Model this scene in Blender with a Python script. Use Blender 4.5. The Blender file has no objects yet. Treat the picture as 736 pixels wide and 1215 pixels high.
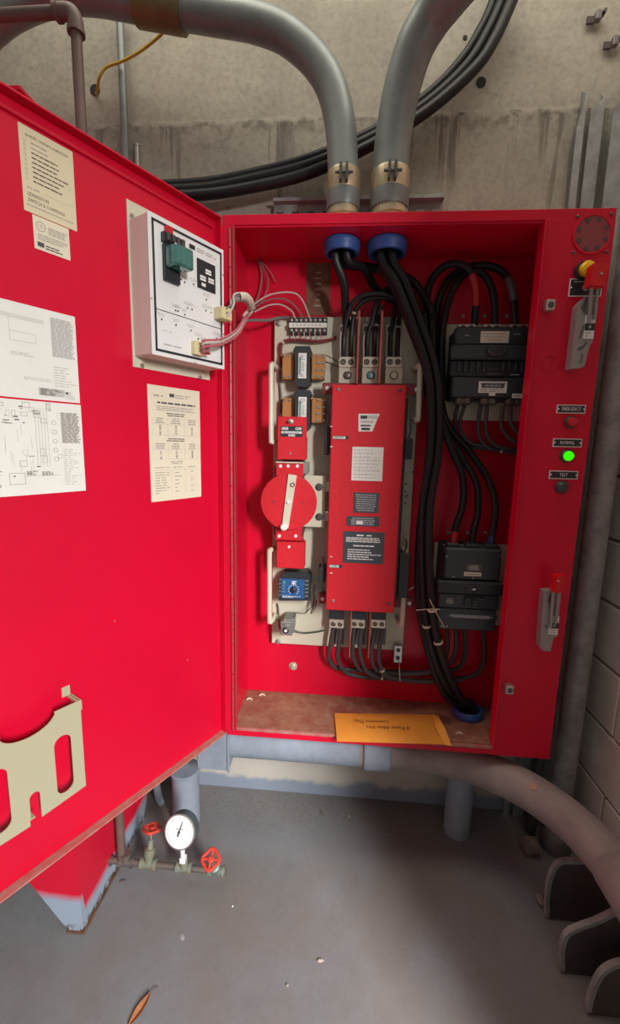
import bpy, bmesh, math, random
from math import sin, cos, pi
from mathutils import Vector, Matrix
from mathutils.geometry import tessellate_polygon

# ------------------------------------------------------------------ camera
scene = bpy.context.scene
OZ = 0.43                                   # cabinet underside above the floor
FPX, YAW, PITCH, ROLL = 504.47, -.0764, .1582, .0226
CAM = Vector((.3383, -1.1967, .9142 + OZ))
_F = Vector((sin(YAW)*cos(PITCH), cos(YAW)*cos(PITCH), -sin(PITCH)))
_R = Vector((cos(YAW), -sin(YAW), 0)); _U = _R.cross(_F)
CR = _R*cos(ROLL) + _U*sin(ROLL); CU = -_R*sin(ROLL) + _U*cos(ROLL)
cd = bpy.data.cameras.new('camera'); cd.sensor_fit = 'HORIZONTAL'; cd.sensor_width = 36
cd.lens = FPX/736*36; cd.clip_start = .02; cd.clip_end = 60
cam = bpy.data.objects.new('camera', cd); scene.collection.objects.link(cam)
cam.matrix_world = Matrix(((CR.x, CU.x, -_F.x, CAM.x), (CR.y, CU.y, -_F.y, CAM.y), (CR.z, CU.z, -_F.z, CAM.z), (0, 0, 0, 1)))
scene.camera = cam
vs = scene.view_settings
vs.view_transform = 'Standard'; vs.look = 'None'; vs.gamma = 1; vs.use_curve_mapping = False
vs.exposure = 0.0

# ------------------------------------------------------------------ light
world = bpy.data.worlds.new('World'); scene.world = world; world.use_nodes = True
world.node_tree.nodes['Background'].inputs[0].default_value = (1, .95, .87, 1)
world.node_tree.nodes['Background'].inputs[1].default_value = 0.22
# daylight coming in through the doorway in the block wall, behind the camera
ld = bpy.data.lights.new('doorway_daylight', 'AREA'); ld.shape = 'RECTANGLE'; ld.size = .5; ld.size_y = 3.0
ld.energy = 690; ld.color = (1, .98, .97)
lo = bpy.data.objects.new('doorway_daylight', ld); scene.collection.objects.link(lo)
lo.location = (2.5, -3.5, 3.2)
lo.rotation_euler = (Vector((0, -.1, .9)) - Vector(lo.location)).to_track_quat('-Z', 'Y').to_euler()

# added overhead fill close to the back wall, brightens the upper concrete
l2 = bpy.data.lights.new('added_top_fill', 'AREA'); l2.shape = 'RECTANGLE'; l2.size = 2.0; l2.size_y = .5
l2.energy = 17; l2.color = (1, .93, .80)
o2 = bpy.data.objects.new('added_top_fill', l2); scene.collection.objects.link(o2)
o2.location = (.3, -.25, 3.15); o2.rotation_euler = (math.radians(14), 0, 0)

# ------------------------------------------------------------------ pixel -> point on a plane of the place
def ray(u, v): return _F + CR*((u-368)/FPX) - CU*((v-607.5)/FPX)
def P(u, v, Y):
    d = ray(u, v); return CAM + d*((Y-CAM.y)/d.y)
def PZ(u, v, Z):
    d = ray(u, v); return CAM + d*((Z-CAM.z)/d.z)
ANG = .5169
DD = Vector((-sin(ANG), -cos(ANG), 0)); DN = Vector((cos(ANG), -sin(ANG), 0))
def DT(p): return DD*p[0] + DN*p[1] + Vector((0, 0, p[2]+OZ))      # door frame (t, n, z) -> world
def dp(u, v, n=-.02):
    d = ray(u, v); k = (n - CAM.dot(DN))/d.dot(DN); q = CAM + d*k
    return (q.dot(DD), q.z - OZ)
def rc(u0, v0, u1, v1, Y):
    a = P(u0, v0, Y); b = P(u1, v1, Y)
    return min(a.x, b.x), max(a.x, b.x), min(a.z, b.z), max(a.z, b.z)

# ------------------------------------------------------------------ materials
MATS = {}
def nodes_of(name):
    m = bpy.data.materials.new(name); m.use_nodes = True
    nt = m.node_tree; return m, nt, nt.nodes['Principled BSDF']
def mat(name, col, rough=.5, metal=0, noise=0, scale=30, bump=0, spec=.5, col2=None, emit=0, coat=0, alpha=1, trans=0):
    if name in MATS: return MATS[name]
    m, nt, b = nodes_of(name)
    b.inputs['Base Color'].default_value = (*col, 1); b.inputs['Roughness'].default_value = rough
    b.inputs['Metallic'].default_value = metal; b.inputs['Specular IOR Level'].default_value = spec
    b.inputs['Coat Weight'].default_value = coat
    b.inputs['Transmission Weight'].default_value = trans
    if emit:
        b.inputs['Emission Color'].default_value = (*col, 1); b.inputs['Emission Strength'].default_value = emit
    if noise or bump:
        tc = nt.nodes.new('ShaderNodeTexCoord'); n = nt.nodes.new('ShaderNodeTexNoise')
        n.inputs['Scale'].default_value = scale; n.inputs['Detail'].default_value = 6; n.inputs['Roughness'].default_value = .65
        nt.links.new(tc.outputs['Object'], n.inputs['Vector'])
        if noise:
            mx = nt.nodes.new('ShaderNodeMix'); mx.data_type = 'RGBA'
            c2 = col2 or tuple(c*(1-noise) for c in col)
            rp = nt.nodes.new('ShaderNodeMapRange'); rp.inputs[1].default_value = .38; rp.inputs[2].default_value = .66
            nt.links.new(n.outputs['Fac'], rp.inputs[0]); nt.links.new(rp.outputs[0], mx.inputs[0])
            mx.inputs[6].default_value = (*col, 1); mx.inputs[7].default_value = (*c2, 1)
            nt.links.new(mx.outputs[2], b.inputs['Base Color'])
        if bump:
            bp = nt.nodes.new('ShaderNodeBump'); bp.inputs['Strength'].default_value = bump; bp.inputs['Distance'].default_value = .004
            nt.links.new(n.outputs['Fac'], bp.inputs['Height']); nt.links.new(bp.outputs[0], b.inputs['Normal'])
    MATS[name] = m; return m
class G:                                       # tiny node-graph helper
    def __init__(s, name): s.m, s.nt, s.b = nodes_of(name)
    def n(s, t, **kw):
        x = s.nt.nodes.new(t)
        for k, v in kw.items():
            if k.startswith('i_'): x.inputs[int(k[2:])].default_value = v
            else: setattr(x, k, v)
        return x
    def l(s, a, b): s.nt.links.new(a, b)
    def noise(s, vec, scale, detail=5, rough=.6):
        x = s.n('ShaderNodeTexNoise'); x.inputs['Scale'].default_value = scale; x.inputs['Detail'].default_value = detail
        x.inputs['Roughness'].default_value = rough; s.l(vec, x.inputs['Vector']); return x.outputs['Fac']
    def ramp(s, v, a, b_, o0=0., o1=1.):
        x = s.n('ShaderNodeMapRange'); s.l(v, x.inputs[0])
        for i, q in enumerate((a, b_, o0, o1)): x.inputs[i+1].default_value = q
        return x.outputs[0]
    def math(s, op, a, b_=None):
        x = s.n('ShaderNodeMath', operation=op)
        for i, q in enumerate((a, b_)):
            if q is None: continue
            if isinstance(q, (int, float)): x.inputs[i].default_value = q
            else: s.l(q, x.inputs[i])
        return x.outputs[0]
    def mix(s, f, a, b_):
        x = s.n('ShaderNodeMix', data_type='RGBA')
        if isinstance(f, (int, float)): x.inputs[0].default_value = f
        else: s.l(f, x.inputs[0])
        for i, q in ((6, a), (7, b_)):
            if isinstance(q, tuple): x.inputs[i].default_value = (*q, 1)
            else: s.l(q, x.inputs[i])
        return x.outputs[2]
    def bump(s, h, strength=.4, dist=.005):
        x = s.n('ShaderNodeBump'); x.inputs['Strength'].default_value = strength; x.inputs['Distance'].default_value = dist
        s.l(h, x.inputs['Height']); s.l(x.outputs[0], s.b.inputs['Normal'])
    def geo(s, sc=(1, 1, 1)):
        t = s.n('ShaderNodeNewGeometry'); mp = s.n('ShaderNodeMapping'); mp.inputs['Scale'].default_value = sc
        s.l(t.outputs['Position'], mp.inputs['Vector']); return mp.outputs[0]
    def xyz(s):
        t = s.n('ShaderNodeNewGeometry'); x = s.n('ShaderNodeSeparateXYZ'); s.l(t.outputs['Position'], x.inputs[0]); return x.outputs
JZ = 1.895 + OZ                                # pour joint height in the back wall
def concrete_wall():
    g = G('concrete_wall'); p = g.geo(); x, y, z = g.xyz()
    big = g.noise(p, 3, 6); fine = g.noise(p, 60, 5, .7)
    c = g.mix(g.ramp(big, .38, .64), (.42, .395, .325), (.30, .285, .235))
    c = g.mix(g.ramp(fine, .45, .72, 0, .5), c, (.19, .18, .15))
    c = g.mix(g.ramp(g.noise(p, 14, 6, .75), .55, .72, 0, .45), c, (.20, .19, .155))
    # pin holes
    vo = g.n('ShaderNodeTexVoronoi'); vo.inputs['Scale'].default_value = 14; g.l(p, vo.inputs['Vector'])
    pin = g.math('MULTIPLY', g.ramp(vo.outputs['Distance'], .05, .09, 1, 0), g.ramp(g.noise(p, 9, 2), .52, .6))
    c = g.mix(g.math('MULTIPLY', pin, .75), c, (.07, .06, .05))
    # drip streaks below the pour joint
    st = g.noise(g.geo((36, 36, 2.2)), 1, 4, .55)
    zw = g.math('ADD', z, g.math('MULTIPLY', g.noise(p, 12, 4), .03))
    below = g.ramp(zw, JZ+.012, JZ+.016, 1, 0)
    fade = g.ramp(z, JZ-.75, JZ-.05, .15, 1)
    streak = g.math('MULTIPLY', g.math('MULTIPLY', g.math('MULTIPLY', g.ramp(st, .55, .61), g.ramp(g.noise(g.geo((5, 5, 1.5)), 1, 3), .42, .56)), below), fade)
    c = g.mix(g.math('MULTIPLY', streak, .75), c, (.10, .095, .075))
    c = g.mix(g.math('MULTIPLY', below, .15), c, (.17, .165, .135))
    blot = g.math('MULTIPLY', g.math('MULTIPLY', g.ramp(g.noise(p, 22, 6, .7), .52, .62), below), g.ramp(z, JZ-.22, JZ-.02))
    c = g.mix(g.math('MULTIPLY', blot, .5), c, (.13, .125, .10))
    jl = g.math('MULTIPLY', g.math('MULTIPLY', g.ramp(zw, JZ-.04, JZ+.012), below), g.ramp(g.noise(p, 40, 4), .45, .6))
    c = g.mix(g.math('MULTIPLY', jl, .75), c, (.10, .09, .07))
    chip = g.math('MULTIPLY', g.math('MULTIPLY', g.ramp(zw, JZ+.004, JZ+.012), g.ramp(zw, JZ+.026, JZ+.018)), g.ramp(g.noise(p, 25, 5), .45, .55))
    c = g.mix(g.math('MULTIPLY', chip, .6), c, (.46, .43, .36))
    # pale bare concrete low down, blue-grey overspray at the foot
    low = g.ramp(g.math('ADD', z, g.math('MULTIPLY', g.noise(p, 5, 3), .25)), .62, .50)
    c = g.mix(g.math('MULTIPLY', low, .8), c, (.52, .49, .43))
    zb = g.math('ADD', z, g.math('MULTIPLY', g.noise(p, 6, 5), .12))
    c = g.mix(g.ramp(zb, .125, .105), c, (.22, .26, .32))
    g.l(c, g.b.inputs['Base Color']); g.b.inputs['Roughness'].default_value = .92
    g.bump(g.math('ADD', fine, g.math('MULTIPLY', pin, -1.2)), .35, .004); return g.m
def concrete_floor():
    g = G('concrete_floor'); p = g.geo()
    big = g.noise(p, 2.6, 6); fine = g.noise(p, 70, 5, .7)
    c = g.mix(g.ramp(big, .4, .62), (.185, .193, .205), (.17, .157, .147))
    c = g.mix(g.ramp(g.noise(p, 7, 6, .7), .5, .75, 0, .5), c, (.125, .118, .115))
    c = g.mix(g.ramp(fine, .5, .8, 0, .4), c, (.12, .11, .10))
    sp = g.noise(p, 160, 2); c = g.mix(g.ramp(sp, .72, .78, 0, .8), c, (.07, .06, .05))
    x, y, z = g.xyz()
    grit = g.math('MULTIPLY', g.ramp(g.math('ADD', y, g.math('MULTIPLY', g.noise(p, 9, 4), .2)), .16, .27), g.ramp(g.noise(p, 90, 3), .46, .62))
    c = g.mix(g.math('MULTIPLY', grit, .6), c, (.16, .12, .085))
    g.l(c, g.b.inputs['Base Color']); g.b.inputs['Roughness'].default_value = .8
    g.bump(fine, .25, .003); return g.m
def rusty_floor():
    g = G('rusty_cabinet_floor'); p = g.geo()
    c = g.mix(g.ramp(g.noise(p, 9, 6, .7), .40, .62), (.30, .145, .085), (.22, .065, .045))
    c = g.mix(g.ramp(g.noise(p, 30, 5, .7), .5, .7, 0, .8), c, (.34, .22, .14))
    c = g.mix(g.ramp(g.noise(p, 80, 4, .7), .58, .72), c, (.10, .05, .03))
    g.l(c, g.b.inputs['Base Color']); g.b.inputs['Roughness'].default_value = .85; g.bump(g.noise(p, 60, 5), .4, .003); return g.m
def leg_paint():
    g = G('red_with_blue_overspray'); p = g.geo(); x, y, z = g.xyz()
    front = g.ramp(y, -.262, -.255, 1, 0)
    zb = g.math('SUBTRACT', z, g.math('MULTIPLY', front, .055))
    zb = g.math('SUBTRACT', zb, g.math('MULTIPLY', g.ramp(y, -.25, .08), .02))
    zb = g.math('ADD', zb, g.math('MULTIPLY', g.noise(p, 12, 3), .03))
    c = g.mix(g.ramp(zb, .085, .055), (.62, .003, .030), (.30, .37, .46))
    c = g.mix(g.math('MULTIPLY', g.ramp(z, .028, .008), g.ramp(g.noise(p, 60, 4), .45, .55)), c, (.07, .035, .02))
    g.l(c, g.b.inputs['Base Color']); g.b.inputs['Roughness'].default_value = .45; return g.m
def wire_mesh():
    g = G('vent_mesh'); p = g.geo()
    w = g.n('ShaderNodeTexChecker'); w.inputs['Scale'].default_value = 260; g.l(p, w.inputs['Vector'])
    g.l(g.mix(w.outputs['Fac'], (.36, .06, .07), (.16, .03, .035)), g.b.inputs['Base Color']); g.b.inputs['Roughness'].default_value = .6; return g.m
RED = mat('red_enamel', (.62, .0025, .030), .36, noise=.10, scale=3, spec=.35)
REDT = mat('red_textured', (.60, .018, .03), .5, noise=.12, scale=90, bump=.15, spec=.3)
MAROON = mat('maroon_fibre', (.20, .025, .03), .6)
MAROON2 = mat('barrier_board', (.36, .09, .075), .6)
SCUFF = mat('scuffed_red_edge', (.42, .10, .09), .5, noise=.4, scale=40, col2=(.36, .22, .18))
CREAM = mat('cream_enamel', (.60, .57, .44), .42, noise=.06, scale=8)
CREAMP = mat('pocket_enamel', (.42, .395, .265), .45)
PINKISH = mat('module_housing', (.64, .60, .53), .5)
WHITE = mat('white_panel', (.74, .74, .73), .35)
PAPER = mat('white_paper', (.74, .74, .69), .8, noise=.04, scale=20)
PAPERY = mat('yellowed_paper', (.70, .62, .42), .8, noise=.06, scale=14)
PAPERC = mat('ivory_paper', (.74, .68, .52), .8, noise=.05, scale=14)
INK = mat('ink', (.07, .068, .07), .7)
INKF = mat('faded_ink', (.34, .32, .28), .8)
INKG = mat('grey_print', (.48, .47, .44), .8)
BLACKP = mat('black_plate', (.022, .024, .028), .45)
SLATE = mat('slate_plate', (.045, .055, .065), .45)
WPRINT = mat('white_print', (.72, .72, .70), .6)
GPRINT = mat('dim_white_print', (.36, .36, .36), .6)
BRK = mat('breaker_body', (.022, .025, .029), .48)
BRK2 = mat('breaker_cover', (.034, .042, .048), .42)
CABLE = mat('black_cable', (.010, .010, .011), .45, spec=.35)
CABLEG = mat('dusty_black_cable', (.05, .046, .048), .55)
GALV = mat('galvanised_conduit', (.245, .27, .262), .42, metal=.3, noise=.3, scale=9, col2=(.18, .20, .193))
GALVD = mat('dull_galvanised', (.19, .185, .18), .55, metal=.35, noise=.35, scale=9)
GALVP = mat('dusty_conduit', (.31, .275, .26), .6, metal=.1, noise=.3, scale=9, col2=(.22, .195, .185))
WSTEEL = mat('weathered_steel', (.33, .345, .335), .5, metal=.15, noise=.4, scale=22)
STEEL = mat('zinc_steel', (.50, .49, .46), .32, metal=.8)
HINGE = mat('worn_red_hinge', (.45, .02, .035), .45, noise=.4, scale=40, col2=(.32, .05, .05))
STEELD = mat('dark_steel', (.10, .095, .09), .5, metal=.6)
RUSTY = mat('rusty_steel', (.085, .060, .055), .75, noise=.4, scale=20, col2=(.06, .05, .05))
BRASS = mat('brassy_clamp', (.60, .50, .33), .35, metal=.7, noise=.2, scale=20)
TAPE = mat('brown_coupling', (.24, .185, .085), .5, metal=.4, noise=.3, scale=20)
BLUEP = mat('blue_bushing', (.03, .085, .30), .45)
BLUEG = mat('blue_grey_paint', (.255, .30, .36), .6, noise=.2, scale=14)
BROWNP = mat('brown_pipe', (.15, .095, .08), .55, noise=.25, scale=14)
YELLOW = mat('yellow_wire', (.55, .38, .03), .5)
YKNOB = mat('yellow_knob', (.85, .55, .0), .35)
REDP = mat('red_plastic', (.62, .006, .012), .3)
REDK = mat('red_pilot_lens', (.55, .012, .03), .25)
GREENL = mat('green_pilot_lens', (.03, 1.0, .0), .3, emit=.9)
GREYB = mat('grey_button', (.05, .055, .055), .4)
GREYH = mat('grey_handle', (.30, .29, .275), .42, metal=.3)
GREYHD = mat('grey_handle_slot', (.09, .09, .085), .5)
TEAL = mat('teal_relay_cover', (.10, .36, .32), .12, coat=.5, trans=.6)
TEALD = mat('teal_relay_coil', (.03, .11, .10), .3)
TAN = mat('phenolic_coil', (.42, .18, .05), .5)
TBLUE = mat('blue_timer_face', (.02, .10, .27), .4)
TIN = mat('tinned_lug', (.62, .58, .48), .35, metal=.5)
COPD = mat('lug_screw', (.16, .13, .10), .4, metal=.6)
TEALS = mat('teal_screw', (.20, .38, .36), .35, metal=.4)
NYLON = mat('nylon_connector', (.66, .58, .33), .5)
WIREW = mat('pale_wire', (.48, .42, .38), .55)
WIRER = mat('pink_wire', (.48, .12, .14), .5)
WIREG = mat('grey_wire', (.17, .15, .14), .5)
TIE = mat('cable_tie', (.55, .48, .38), .5)
ORANGE = mat('manila_envelope', (.80, .33, .04), .7, noise=.12, scale=12)
ORANGE2 = mat('manila_flap', (.86, .40, .06), .7)
PENC = mat('pencil_writing', (.20, .06, .01), .8)
BRONZE = mat('weathered_bronze', (.24, .24, .19), .55, metal=.4, noise=.4, scale=60, col2=(.17, .28, .24))
BRONZEG = mat('verdigris_bronze', (.19, .235, .20), .6, metal=.2, noise=.4, scale=60, col2=(.24, .20, .10))
IRONP = mat('pipe_nipple', (.20, .17, .15), .5, metal=.5, noise=.3, scale=40)
DIAL = mat('dial_white', (.78, .80, .82), .25)
RIM = mat('gauge_case', (.10, .12, .13), .4, metal=.4)
WHEEL = mat('red_handwheel', (.55, .05, .03), .5)
BLOCKM = None
def block_mat():
    g = G('painted_block'); p = g.geo()
    c = g.mix(g.ramp(g.noise(p, 10, 5), .4, .7), (.78, .68, .62), (.66, .57, .52))
    g.l(c, g.b.inputs['Base Color']); g.b.inputs['Roughness'].default_value = .9; g.bump(g.noise(p, 110, 4), .5, .003); return g.m
BLOCKM = block_mat()
MORTAR = mat('mortar', (.46, .40, .36), .95, noise=.2, scale=30)
CWALL = concrete_wall(); CFLOOR = concrete_floor(); RUSTF = rusty_floor(); LEGP = leg_paint(); VENT = wire_mesh()

# ------------------------------------------------------------------ mesh building
_txt = {}
def text_mesh(s):
    if s not in _txt:
        c = bpy.data.curves.new('t', 'FONT'); c.body = s; c.size = 1; c.resolution_u = 1; c.align_x = 'CENTER'; c.align_y = 'CENTER'; c.offset = .006
        o = bpy.data.objects.new('t', c); me = o.to_mesh()
        _txt[s] = ([tuple(v.co) for v in me.vertices], [tuple(p.vertices) for p in me.polygons])
        o.to_mesh_clear(); bpy.data.objects.remove(o); bpy.data.curves.remove(c)
    return _txt[s]
class MB:
    def __init__(s, mats, T=None):
        s.V = []; s.F = []; s.M = []; s.T = T; s.mats = mats if isinstance(mats, (list, tuple)) else [mats]
    def add(s, vs_, fs, m=0):
        n = len(s.V)
        s.V += [Vector(s.T(v)) if s.T else Vector(v) for v in vs_]
        s.F += [tuple(i+n for i in f) for f in fs]; s.M += [m]*len(fs); return s
    def box(s, x0, x1, y0, y1, z0, z1, b=0., m=0):
        if x0 > x1: x0, x1 = x1, x0
        if y0 > y1: y0, y1 = y1, y0
        if z0 > z1: z0, z1 = z1, z0
        b = min(b, (x1-x0)*.45, (y1-y0)*.45, (z1-z0)*.45)
        if b <= 0:
            v = [(x, y, z) for x in (x0, x1) for y in (y0, y1) for z in (z0, z1)]
            return s.add(v, [(0, 1, 3, 2), (4, 6, 7, 5), (0, 4, 5, 1), (2, 3, 7, 6), (0, 2, 6, 4), (1, 5, 7, 3)], m)
        v = []; idx = {}
        for i in (0, 1):
            for j in (0, 1):
                for k in (0, 1):
                    c = ((x0, x1)[i], (y0, y1)[j], (z0, z1)[k]); inn = ((x0+b, x1-b)[i], (y0+b, y1-b)[j], (z0+b, z1-b)[k])
                    for a in range(3):
                        q = list(inn); q[a] = c[a]; idx[i, j, k, a] = len(v); v.append(tuple(q))
        f = []
        for a in range(3):
            o = [d for d in range(3) if d != a]
            for e in (0, 1):
                def key(p, q):
                    r = [0, 0, 0]; r[a] = e; r[o[0]] = p; r[o[1]] = q; return (*r, a)
                f.append(tuple(idx[key(p, q)] for p, q in ((0, 0), (1, 0), (1, 1), (0, 1))))
        for a in range(3):                       # edges along axis a
            o = [d for d in range(3) if d != a]
            for p in (0, 1):
                for q in (0, 1):
                    def kk(e, ax):
                        r = [0, 0, 0]; r[a] = e; r[o[0]] = p; r[o[1]] = q; return (*r, ax)
                    f.append((idx[kk(0, o[0])], idx[kk(1, o[0])], idx[kk(1, o[1])], idx[kk(0, o[1])]))
        for i in (0, 1):
            for j in (0, 1):
                for k in (0, 1): f.append(tuple(idx[i, j, k, a] for a in range(3)))
        return s.add(v, f, m)
    def cyl(s, p0, p1, r, r2=None, seg=16, m=0, caps=True):
        p0 = Vector(p0); p1 = Vector(p1); r2 = r if r2 is None else r2
        return s.lathe(p0, p1-p0, [(r, 0), (r2, 1)], seg, m, caps)
    def lathe(s, p, axis, prof, seg=24, m=0, caps=True, unit=False):
        p = Vector(p); a = Vector(axis)
        L = 1 if not unit else 1/a.length
        an = a.normalized(); e = Vector((0, 0, 1)) if abs(an.z) < .9 else Vector((1, 0, 0))
        u = an.cross(e).normalized(); w = an.cross(u)
        v = []; f = []; k = len(prof)
        for r, h in prof:
            for i in range(seg):
                t = 2*pi*i/seg; v.append(p + a*(h*L) + (u*cos(t)+w*sin(t))*r)
        for q in range(k-1):
            for i in range(seg):
                j = (i+1) % seg; f.append((q*seg+i, q*seg+j, (q+1)*seg+j, (q+1)*seg+i))
        if caps: f += [tuple(range(seg)), tuple(range((k-1)*seg, k*seg))]
        return s.add(v, f, m)
    def tube(s, pts, r, seg=10, m=0, caps=True, sub=6, straight=False):
        pts = [Vector(p) for p in pts]
        if not straight and len(pts) > 2: pts = spline(pts, sub)
        n = len(pts); v = []; f = []; u = None
        for i in range(n):
            t = (pts[min(i+1, n-1)] - pts[max(i-1, 0)]).normalized()
            if u is None:
                e = Vector((0, 0, 1)) if abs(t.z) < .9 else Vector((1, 0, 0)); u = t.cross(e).normalized()
            else: u = (u - t*u.dot(t)).normalized()
            w = t.cross(u); rr = r(i/(n-1)) if callable(r) else r
            for k in range(seg):
                a = 2*pi*k/seg; v.append(pts[i] + (u*cos(a)+w*sin(a))*rr)
        for i in range(n-1):
            for k in range(seg):
                j = (k+1) % seg; f.append((i*seg+k, i*seg+j, (i+1)*seg+j, (i+1)*seg+k))
        if caps: f += [tuple(range(seg)), tuple(range((n-1)*seg, n*seg))]
        return s.add(v, f, m)
    def plate(s, loops, to3, d0, d1, m=0):       # polygon with holes, extruded; to3(a, b, d)
        flat = [q for lp in loops for q in lp]; n = len(flat)
        tri = tessellate_polygon([[Vector((a, b, 0)) for a, b in lp] for lp in loops])
        v = [to3(a, b, d0) for a, b in flat] + [to3(a, b, d1) for a, b in flat]
        f = [tuple(t) for t in tri] + [tuple(i+n for i in t) for t in tri]; o = 0
        for lp in loops:
            k = len(lp)
            for i in range(k):
                j = (i+1) % k; f.append((o+i, o+j, o+j+n, o+i+n))
            o += k
        return s.add(v, f, m)
    def text(s, t, c, ux, uy, size, m=0, fit=None):
        v, f = text_mesh(t); c = Vector(c); ux = Vector(ux); uy = Vector(uy); sx = size
        if fit:
            w = max(q[0] for q in v) - min(q[0] for q in v); sx = fit/w
        return s.add([c + ux*(a[0]*sx) + uy*(a[1]*size) for a in v], f, m)
    def disc(s, c, nrm, r, th=.001, seg=16, m=0): return s.cyl(Vector(c), Vector(c)+Vector(nrm)*th, r, seg=seg, m=m)
def spline(p, sub=6):
    out = []; n = len(p)
    for i in range(n-1):
        a = p[max(i-1, 0)]; b = p[i]; c = p[i+1]; d = p[min(i+2, n-1)]
        for k in range(sub):
            t = k/sub
            out.append(.5*((2*b) + (c-a)*t + (2*a-5*b+4*c-d)*t*t + (3*b-a-3*c+d)*t**3))
    out.append(p[-1]); return out
WO = {}
def put(name, mb, parent=None, label=None, cat=None, group=None, kind=None, soft=35):
    xs = [v.x for v in mb.V]; ys = [v.y for v in mb.V]; zs = [v.z for v in mb.V]
    o0 = Vector(((min(xs)+max(xs))/2, (min(ys)+max(ys))/2, min(zs)))
    me = bpy.data.meshes.new(name); me.from_pydata([tuple(v-o0) for v in mb.V], [], mb.F)
    for q in mb.mats: me.materials.append(q)
    me.polygons.foreach_set('material_index', mb.M)
    bm = bmesh.new(); bm.from_mesh(me); bmesh.ops.recalc_face_normals(bm, faces=bm.faces); bm.to_mesh(me); bm.free()
    me.polygons.foreach_set('use_smooth', [True]*len(me.polygons)); me.set_sharp_from_angle(angle=math.radians(soft))
    o = bpy.data.objects.new(name, me); scene.collection.objects.link(o)
    WO[o] = o0; o.location = o0 - (WO[parent] if parent else Vector())
    if parent: o.parent = parent
    return tag(o, label, cat, group, kind)
def tag(o, label=None, cat=None, group=None, kind=None):
    for k, v in (('label', label), ('category', cat), ('group', group), ('kind', kind)):
        if v: o[k] = v
    return o
def thing(name, loc, label, cat, group=None):
    o = bpy.data.objects.new(name, None); scene.collection.objects.link(o); o.empty_display_size = .05
    o.location = loc; WO[o] = Vector(loc); return tag(o, label, cat, group)
X3, Z3 = Vector((1, 0, 0)), Vector((0, 0, 1))
rnd = random.Random(7)
def bars(mb, x0, x1, z0, z1, rows, h, at, m, fill=(.5, 1), word=(.01, .03), center=False, gap=None):
    """lines of unreadably small print: rows of word-long bars; at(a, b) -> 3D, lying on a face"""
    for i in range(rows):
        z = z1 - (z1-z0)*(i+.5)/rows; L = (x1-x0)*rnd.uniform(*fill)
        a = x0 + ((x1-x0)-L)/2 if center else x0; e = a+L
        while a < e - word[0]*.5:
            w = min(rnd.uniform(*word), e-a)
            mb.add([at(a, z-h/2), at(a+w, z-h/2), at(a+w, z+h/2), at(a, z+h/2)], [(0, 1, 2, 3)], m)
            a += w + (gap or word[0]*.45)
def quad(mb, a0, a1, b0, b1, at, m): mb.add([at(a0, b0), at(a1, b0), at(a1, b1), at(a0, b1)], [(0, 1, 2, 3)], m)
def frame_lines(mb, a0, a1, b0, b1, w, at, m):
    quad(mb, a0, a1, b0, b0+w, at, m); quad(mb, a0, a1, b1-w, b1, at, m)
    quad(mb, a0, a0+w, b0, b1, at, m); quad(mb, a1-w, a1, b0, b1, at, m)


# ================================================================== the setting
WY = .264
put('floor', MB(CFLOOR).box(-2.2, 3.2, -3.6, WY+.2, -.1, 0), kind='structure')
wb = put('wall_back', MB(CWALL).box(-2.2, 1.42, WY, WY+.2, 0, 4.4), kind='structure')
for (u, w, r) in ((571, 98, .0115), (113, 107, .013), (550, 66, .006), (552, 45, .005)):
    c = P(u, w, WY)
    mb = MB([mat('dark_hole', (.02, .018, .015), .9)]).lathe(c+Vector((0, -.0015, 0)), (0, .012, 0), [(r*1.25, 0), (r*1.2, .2), (r*.9, .25), (r*.8, .9)], 18, 0)
    put('tie_hole', mb, wb)
wr = put('wall_right', MB(MORTAR).box(1.206, 1.42, -1.3, WY, 0, 4.4).box(1.206, 1.42, -2.7, -1.3, 2.14, 4.4).box(1.206, 1.42, -3.6, -2.7, 0, 4.4), kind='structure')
row = 0; z = .066 - .2
while z < 3.1:
    y = WY - (.2 if row % 2 else 0)
    if row % 2:
        put('block', MB(BLOCKM).box(1.196, 1.21, y+.005, WY-.0, max(z+.005, .0), z+.195, .003), wr)
    while y > -1.29:
        y0 = max(y-.4, -1.3)
        if z+.19 > .02: put('block', MB(BLOCKM).box(1.196, 1.21, y0+.005, y-.005, max(z+.005, 0), z+.195, .003), wr)
        y -= .4
    z += .2; row += 1

# ================================================================== transfer switch cabinet
W, H, DP = .9813, 1.5, .2075
B = lambda z: z + OZ
cab = thing('transfer_switch_cabinet', (W/2, DP/2, OZ), 'large open red steel transfer switch cabinet on the concrete wall', 'cabinet')
put('back_panel', MB(RED).box(.0, W, DP, DP+.004, OZ, B(H)), cab)
put('side_panel', MB(RED).box(.006, .018, .002, DP, B(.004), B(H-.004)), cab)
put('side_panel', MB(RED).box(W-.005, W, .002, DP, B(.004), B(H-.004)), cab)
put('top_panel', MB(RED).box(.006, W, .002, DP, B(H-.030), B(H-.0005)), cab)
put('bottom_panel', MB(RED).box(.006, W, .002, DP, OZ, B(.024)), cab)
put('rusty_floor_pan', MB(RUSTF).box(.018, W-.006, .006, DP-.001, B(.0235), B(.028)), cab, label='rust-stained cabinet floor')
put('wall_bracket', MB(GALVD).box(.1, .9, DP+.004, WY+.001, B(.30), B(.34)), cab)
put('wall_bracket', MB(GALVD).box(.1, .9, DP+.004, WY+.001, B(1.20), B(1.24)), cab)
mb = MB(RED)
mb.box(.0, W, -.002, .002, B(H-.025), B(H), .0012)              # top lip
mb.box(-.008, .028, -.002, .002, B(.018), B(H-.025))                     # hinge stile
mb.box(.0, .815, -.002, .002, OZ, B(.018), .0012)               # bottom lip
put('front_frame', mb, cab)
put('opening_edge', MB(HINGE).box(.027, .031, -.006, .012, B(.02), B(H-.026), .001), cab)
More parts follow.
